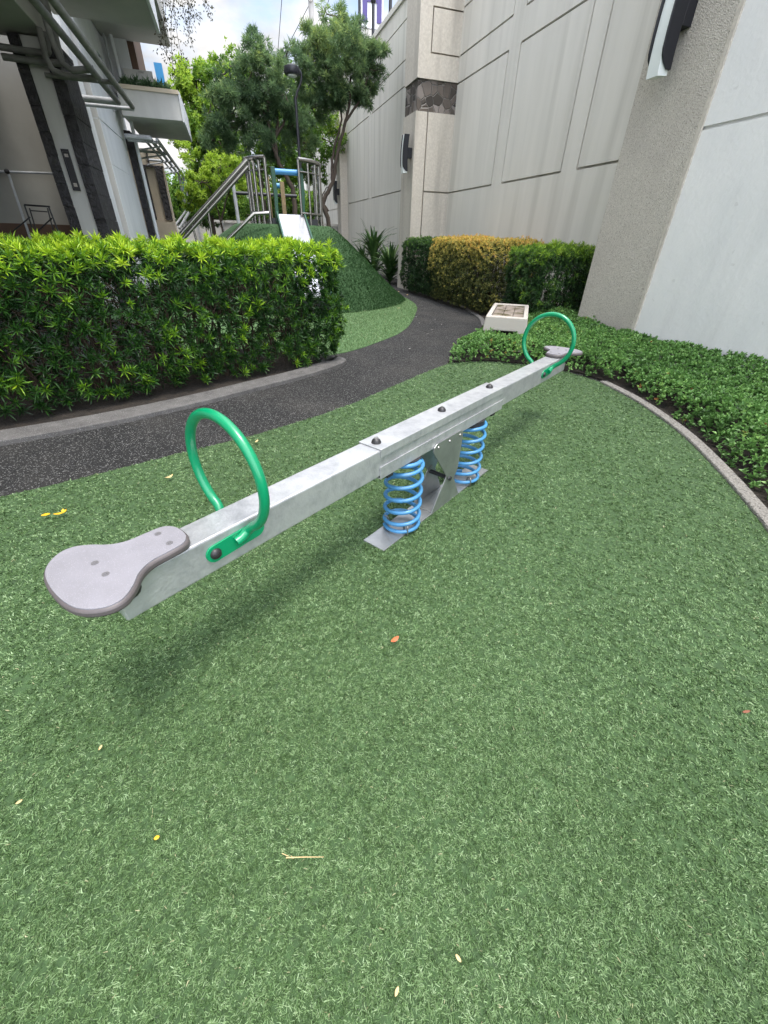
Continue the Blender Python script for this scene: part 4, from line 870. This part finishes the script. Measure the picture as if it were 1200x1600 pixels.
# ---------------------------------------------------------------- trees
def ellipsoid_pts(n, c, rad, r, shell=.55):
    d = r.normal(size=(n, 3)); d /= np.linalg.norm(d, axis=1, keepdims=True); q = r.uniform(0, 1, n) ** (1 / 3.); q = shell + (1 - shell) * q
    q = np.where(r.uniform(size=n) < .35, q * r.uniform(.3, 1, n), q); return c + d * q[:, None] * rad, d
def tree(name, label, base, trunks, clumps, material, nper, k, Ll, Wl, hue0, seed, group=None, spread=(10, 80), up=.5, cat_='tree'):
    r = np.random.default_rng(seed); t_ = thing(name, label, cat_, base, group); g = MB()
    for pts, r0 in trunks:
        pp = smoothline(pts, 5); n = len(pp); pp = [p + (r.normal(0, .012, 3) if 0 < i < n - 1 else 0) for i, p in enumerate(pp)]
        g.tube(pp, [r0 * (1 - .65 * i / (n - 1)) for i in range(n)], 9)
    g.go('trunk', M['bark'], t_, smooth=60)
    parts = []; tw = MB()
    for (c, rad, dens, hs) in clumps:
        c = np.array(c); rad = np.array(rad); n = int(nper * dens)
        sub = max(6, n // 15); SC, _ = ellipsoid_pts(sub, c, rad, r, .45)                      # sprays inside the clump
        idx = r.integers(0, sub, n); sr = rad.mean() * .17; off = r.normal(0, 1, (n, 3)) * sr * [1, 1, .75]; P = SC[idx] + off
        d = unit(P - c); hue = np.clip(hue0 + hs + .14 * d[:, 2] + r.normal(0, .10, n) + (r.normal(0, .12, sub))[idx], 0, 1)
        parts.append(rosettes(P, unit(off) * .8 + d * .5 + [0, 0, up] + r.normal(0, .2, (n, 3)), k, Ll, Wl, hue, spread, .3, .06, .08))
        for q in SC[:: 2]: tw.tube([c + (q - c) * .1 + r.normal(0, .05, 3), c + (q - c) * .55 + [0, 0, -.05], q], [.022, .014, .005], 4, cap=False)
    V, F, H = cat(*parts); bulk('crown', V, F, material, t_, hue=H); tw.go('branches', M['bark'], t_)
    return t_
def cl(px, py, Yd, rx, rz_, dens=1, hs=0, ry=None): return (at(px, py, Y=Yd), (rx, ry or rx, rz_), dens, hs)
T = lambda px, py, Yd: at(px, py, Y=Yd)
Y2 = 17.0
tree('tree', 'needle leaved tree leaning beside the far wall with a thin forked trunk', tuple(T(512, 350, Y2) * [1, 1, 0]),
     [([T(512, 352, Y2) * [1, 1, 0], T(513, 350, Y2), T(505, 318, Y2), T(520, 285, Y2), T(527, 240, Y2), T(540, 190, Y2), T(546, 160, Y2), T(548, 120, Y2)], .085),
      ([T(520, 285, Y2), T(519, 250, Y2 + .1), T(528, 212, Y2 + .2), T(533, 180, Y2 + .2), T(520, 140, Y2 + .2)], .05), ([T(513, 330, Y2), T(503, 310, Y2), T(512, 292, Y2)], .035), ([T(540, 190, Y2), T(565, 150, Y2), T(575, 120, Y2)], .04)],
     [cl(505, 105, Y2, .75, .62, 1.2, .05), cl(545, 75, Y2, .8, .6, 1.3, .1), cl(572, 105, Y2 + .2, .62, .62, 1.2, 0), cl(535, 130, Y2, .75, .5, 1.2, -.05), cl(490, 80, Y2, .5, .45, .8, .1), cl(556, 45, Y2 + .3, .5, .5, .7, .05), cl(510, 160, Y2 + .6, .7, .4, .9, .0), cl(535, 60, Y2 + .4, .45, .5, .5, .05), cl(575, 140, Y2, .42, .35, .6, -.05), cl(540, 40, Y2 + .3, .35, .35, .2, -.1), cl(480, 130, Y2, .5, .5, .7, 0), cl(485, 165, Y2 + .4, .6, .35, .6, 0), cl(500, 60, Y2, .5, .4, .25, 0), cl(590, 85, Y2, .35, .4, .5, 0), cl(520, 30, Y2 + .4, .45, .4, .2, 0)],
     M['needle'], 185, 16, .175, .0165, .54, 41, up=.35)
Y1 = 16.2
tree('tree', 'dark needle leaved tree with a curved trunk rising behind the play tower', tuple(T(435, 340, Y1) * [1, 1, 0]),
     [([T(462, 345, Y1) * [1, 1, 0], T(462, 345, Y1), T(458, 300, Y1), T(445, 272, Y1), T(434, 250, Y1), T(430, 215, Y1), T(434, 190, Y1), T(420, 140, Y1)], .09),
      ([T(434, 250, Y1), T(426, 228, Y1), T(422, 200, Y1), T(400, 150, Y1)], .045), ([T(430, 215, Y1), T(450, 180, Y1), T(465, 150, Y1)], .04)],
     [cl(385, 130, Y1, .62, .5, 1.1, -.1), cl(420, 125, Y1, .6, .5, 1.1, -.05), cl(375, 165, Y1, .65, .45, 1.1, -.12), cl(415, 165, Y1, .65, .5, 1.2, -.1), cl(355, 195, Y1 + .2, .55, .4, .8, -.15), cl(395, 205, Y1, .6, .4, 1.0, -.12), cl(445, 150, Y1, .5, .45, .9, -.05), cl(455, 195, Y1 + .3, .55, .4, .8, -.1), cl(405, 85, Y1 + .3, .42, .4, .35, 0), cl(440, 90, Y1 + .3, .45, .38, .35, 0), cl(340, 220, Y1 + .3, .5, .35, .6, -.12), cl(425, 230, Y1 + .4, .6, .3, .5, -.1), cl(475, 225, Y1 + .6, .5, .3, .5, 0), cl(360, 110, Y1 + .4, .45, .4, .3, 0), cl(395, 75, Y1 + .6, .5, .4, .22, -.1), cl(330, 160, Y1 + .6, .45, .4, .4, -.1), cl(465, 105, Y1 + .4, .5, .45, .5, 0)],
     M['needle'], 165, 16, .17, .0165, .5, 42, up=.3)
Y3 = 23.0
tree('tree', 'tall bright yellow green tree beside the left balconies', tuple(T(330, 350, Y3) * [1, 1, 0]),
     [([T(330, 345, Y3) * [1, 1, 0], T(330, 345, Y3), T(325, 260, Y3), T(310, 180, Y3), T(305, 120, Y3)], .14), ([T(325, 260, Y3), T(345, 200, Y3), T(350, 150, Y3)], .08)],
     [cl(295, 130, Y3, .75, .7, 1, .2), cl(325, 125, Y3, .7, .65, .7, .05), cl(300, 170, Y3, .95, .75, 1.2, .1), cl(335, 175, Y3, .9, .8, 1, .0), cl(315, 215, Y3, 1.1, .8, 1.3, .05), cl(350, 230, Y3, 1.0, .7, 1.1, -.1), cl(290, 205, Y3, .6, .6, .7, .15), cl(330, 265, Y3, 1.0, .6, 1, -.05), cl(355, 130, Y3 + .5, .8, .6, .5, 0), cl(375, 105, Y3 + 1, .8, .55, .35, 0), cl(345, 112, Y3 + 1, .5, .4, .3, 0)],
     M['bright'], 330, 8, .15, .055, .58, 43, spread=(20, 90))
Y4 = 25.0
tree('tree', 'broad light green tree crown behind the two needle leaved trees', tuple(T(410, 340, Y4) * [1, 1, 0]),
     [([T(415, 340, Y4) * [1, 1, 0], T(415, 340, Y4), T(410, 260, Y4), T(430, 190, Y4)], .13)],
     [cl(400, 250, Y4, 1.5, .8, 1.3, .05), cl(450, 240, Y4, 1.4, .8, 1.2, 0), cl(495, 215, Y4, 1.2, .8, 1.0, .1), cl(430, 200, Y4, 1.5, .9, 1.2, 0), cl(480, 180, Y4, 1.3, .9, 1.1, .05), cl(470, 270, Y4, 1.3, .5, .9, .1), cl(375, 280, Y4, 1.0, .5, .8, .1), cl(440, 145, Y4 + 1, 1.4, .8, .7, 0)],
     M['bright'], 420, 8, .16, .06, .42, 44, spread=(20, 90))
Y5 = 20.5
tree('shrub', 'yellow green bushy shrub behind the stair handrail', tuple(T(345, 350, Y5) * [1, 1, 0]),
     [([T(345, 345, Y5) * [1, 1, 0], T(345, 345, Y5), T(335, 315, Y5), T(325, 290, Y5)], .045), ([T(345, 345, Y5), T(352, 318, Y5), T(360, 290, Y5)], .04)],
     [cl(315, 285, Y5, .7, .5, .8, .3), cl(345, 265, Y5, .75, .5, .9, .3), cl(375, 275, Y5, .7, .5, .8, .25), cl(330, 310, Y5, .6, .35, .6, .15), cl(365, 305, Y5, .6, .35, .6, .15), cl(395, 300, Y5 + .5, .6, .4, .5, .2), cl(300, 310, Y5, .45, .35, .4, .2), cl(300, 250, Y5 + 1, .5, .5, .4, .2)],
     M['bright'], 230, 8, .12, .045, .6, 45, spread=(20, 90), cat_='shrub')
# low shrubs along the fence foot
r_ = random.Random(3)
for i, (px, lab) in enumerate(((285, 'low dark shrub in front of the white fence near the pipes'), (320, 'small leggy bush in front of the white fence by the handrail'), (395, 'low green bush behind the lower stair rail'))):
    Yd = 22.5 + i * .4
    tree('shrub', lab, tuple(T(px, 360, Yd) * [1, 1, 0]), [([T(px, 360, Yd) * [1, 1, 0], T(px, 350, Yd), T(px + 3, 335, Yd)], .03), ([T(px, 352, Yd), T(px - 8, 338, Yd)], .02)],
         [cl(px, 335, Yd, .55, .35, .5, -.05), cl(px + 12, 342, Yd, .45, .3, .4, -.05)], M['bright'], 260, 7, .10, .04, .3, 60 + i, 'bushes along the white fence', (20, 90), cat_='shrub')
# far mass of trees that closes the view above the fence
r = np.random.default_rng(77); parts = []
for i in range(26):
    c = np.array([-9 + i * .62, 33 + r.uniform(-1, 2), r.uniform(1.6, 3.4)]); P, d = ellipsoid_pts(420, c, np.array([1.2, 1.0, 1.1]), r, .5); parts.append(rosettes(P, d + [0, 0, .4] + r.normal(0, .3, P.shape), 7, .2, .08, np.clip(.42 + .2 * d[:, 2] + r.normal(0, .12, len(P)), 0, 1), (20, 90)))
V, F, H = cat(*parts); tag(bulk('tree_belt', V, F, M['bright'], hue=H), 'distant belt of green foliage beyond the white fence', 'trees', kind='stuff')

# hanging vine by the upper slab, balcony plants
vt = thing('hanging_vine', 'wispy thin vine hanging against the sky beside the upper balcony slab', 'vine', (-.5, 13.2, 5.4))
r = np.random.default_rng(9); g = MB(); CP = []; ends = [(255, -20, 262, 95), (268, -30, 285, 95), (280, -30, 300, 70), (295, -30, 308, 30), (262, -20, 250, 75), (275, -30, 270, 110), (288, -30, 296, 45), (300, -40, 330, 25)]
for (a, b, c, d) in ends:
    p0 = at(a, b, Y=13.2); p1 = at(c, d, Y=13.2); mid = (p0 + p1) / 2 + r.normal(0, .06, 3); pts = smoothline([p0, mid, p1], 8); g.tube(pts, .004, 4, cap=False)
    for p in pts[2:]:
        for _ in range(6): CP.append(p + r.normal(0, .05, 3))
g.go('stems', M['bark'], vt); CP = np.array(CP); V, F, H = leaves(CP, r.normal(0, 1, CP.shape) + [0, 0, -.5], .055, .028, r.uniform(0, 1, len(CP))); bulk('leaves', V, F, M['vine'], vt, hue=H)
bp_ = thing('balcony_plant', 'green spiky plants growing along the balcony rim', 'plant', (-1.4, 14.6, 3.93)); r = np.random.default_rng(19)
C = np.stack([r.uniform(-1.75, -.75, 160), r.uniform(14.15, 14.6, 160), 3.93 + r.uniform(0, .2, 160) * (1 - np.linspace(0, .5, 160))], 1); V, F, H = rosettes(C, r.normal(0, .4, C.shape) + [0, 0, 1], 9, .16, .02, np.clip(r.normal(.3, .15, 160), 0, 1), (10, 70)); bulk('leaves', V, F, M['needle'], bp_, hue=H)
C = np.stack([r.uniform(-1.75, -.85, 40), np.full(40, 10.92), 4.55 - r.uniform(0, .5, 40)], 1)

# ================================================================ SMALL THINGS ON THE GROUND
def fallen(label, px, py, Ln, W_, ang, m, name='fallen_leaf', curl=.3, z=.03):
    p = at(px, py, Z=z); t = np.array([math.cos(ang), math.sin(ang), 0]); s = np.array([-t[1], t[0], 0]); V = []; F = []; N = 8
    for i in range(N + 1):
        k = i / N; w_ = W_ / 2 * math.sin(math.pi * min(1, max(.02, k))) ** .7; c = t * Ln * (k - .5) + np.array([0, 0, curl * Ln * (2 * k - 1) ** 2 * .4])
        V += [c + s * w_ + [0, 0, w_ * .5], c, c - s * w_ + [0, 0, w_ * .5]]
    for i in range(N): b = i * 3; F += [(b, b + 1, b + 4, b + 3), (b + 1, b + 2, b + 5, b + 4)]
    o = link(name, V, F, m, smooth=True); o.location = p; sm = o.modifiers.new('solid', 'SOLIDIFY'); sm.thickness = .0012; return tag(o, label, 'leaf')
M['yleaf'] = mat('yellow_leaf', (.80, .50, .02), .5, var=(.65, .33, .02), vscale=60)
M['oleaf'] = mat('orange_dead_leaf', (.50, .17, .06), .55, var=(.45, .10, .04), vscale=70)
M['rleaf'] = mat('reddish_dead_leaf', (.25, .10, .05), .7, var=(.15, .05, .03), vscale=70)
M['pleaf'] = mat('pale_dead_leaf', (.66, .50, .25), .6, var=(.5, .35, .15), vscale=60)
fallen('small yellow oval petal, left one of the pair by the seesaw seat', 72, 805, .038, .022, .2, M['yleaf'])
fl = fallen('crumpled yellow blossom, right one of the pair by the seesaw seat', 93, 803, .05, .016, .1, M['yleaf'], 'fallen_blossom')
g = MB(); p0 = np.zeros(3)
V = []; F = []
for i, a in enumerate((-.5, .1, .7, 1.6, -1.2)):
    d = np.array([math.cos(a), math.sin(a), .5]); s = np.array([-math.sin(a), math.cos(a), 0]); o = len(V); q = np.array([.015, 0, .004]); V += [q, q + d * .012 + s * .007, q + d * .024, q + d * .012 - s * .007]; F.append((o, o + 1, o + 2, o + 3))
link('petal', V, F, M['yleaf'], fl, local=True)
fallen('pale curled leaf lying alone on the lawn left of the near hoop', 265, 746, .05, .02, .7, M['pleaf'], curl=.6)
fallen('tiny tan leaf on the lawn right of the near hoop by the path', 401, 690, .045, .014, 1.1, M['pleaf'], curl=.4)
fallen('orange brown leaf lying on the open lawn below the springs', 617, 1000, .038, .017, .45, M['oleaf'], curl=.5, z=.034)
fallen('reddish brown leaf sunk in the lawn near the right edge', 1166, 1112, .030, .008, -.1, M['rleaf'], curl=.2, z=.022)
fallen('tiny ochre leaf speck on the lawn left of the straw', 245, 1309, .012, .008, .1, M['yleaf'])
for px, py, a_, lb_ in ((30, 1253, .4, 'white speck of dry leaf near the left edge of the lawn'), (157, 1168, 1.2, 'pale fleck lying in the lawn below the seat'), (620, 1549, .8, 'tan straw fleck near the bottom middle of the lawn'), (716, 1497, 2.0, 'pale fleck near the bottom of the lawn, right of centre')):
    fallen(lb_, px, py, .014, .006, a_, M['pleaf'], 'leaf_fleck', .3, .024)
t_ = thing('twig', 'thin pale straw twig lying on the lawn in the foreground', 'twig', tuple(at(475, 1341, Z=.034)))
a, b = at(447, 1340, Z=.034), at(506, 1339, Z=.034)
MB().tube([a, (a + b) / 2 + [0, 0, .002], b], [.0013, .001, .0006], 6).tube([a + [.006, .001, 0], a + [-.008, .010, .002]], .0009, 5).tube([a + [.012, 0, 0], a + [.016, -.007, .0]], .0008, 5).go('stalk', M['straw'], t_)
for px, py, a_, lb_ in ((611, 451, 0, 'pale petal on the dark path right at the foot of the mound'), (623, 456, 1, 'pale petal on the dark path in front of the strap leaved plant'), (636, 461, 2, 'bright pale petal on the dark path, nearest of those by the pillar'), (623, 482, 1.3, 'single pale yellow petal on the light turf strip by the mound')):
    fallen(lb_, px, py, .07, .055, a_, M['pleaf'], 'fallen_petal', .3, .01)['group'] = 'pale petals at the bend of the path'
for px, py, a_ in ((675, 515, 0), (690, 507, 1), (650, 495, 2), (680, 499, .5), (655, 505, 1.3), (668, 522, .2), (150, 610, .3), (640, 545, 1)):
    fallen('tiny grey dried petal lying on the dark path', px, py, .05, .02, a_, M['bolt'], 'dried_petal', .2, .008)['group'] = 'grey specks on the dark path'
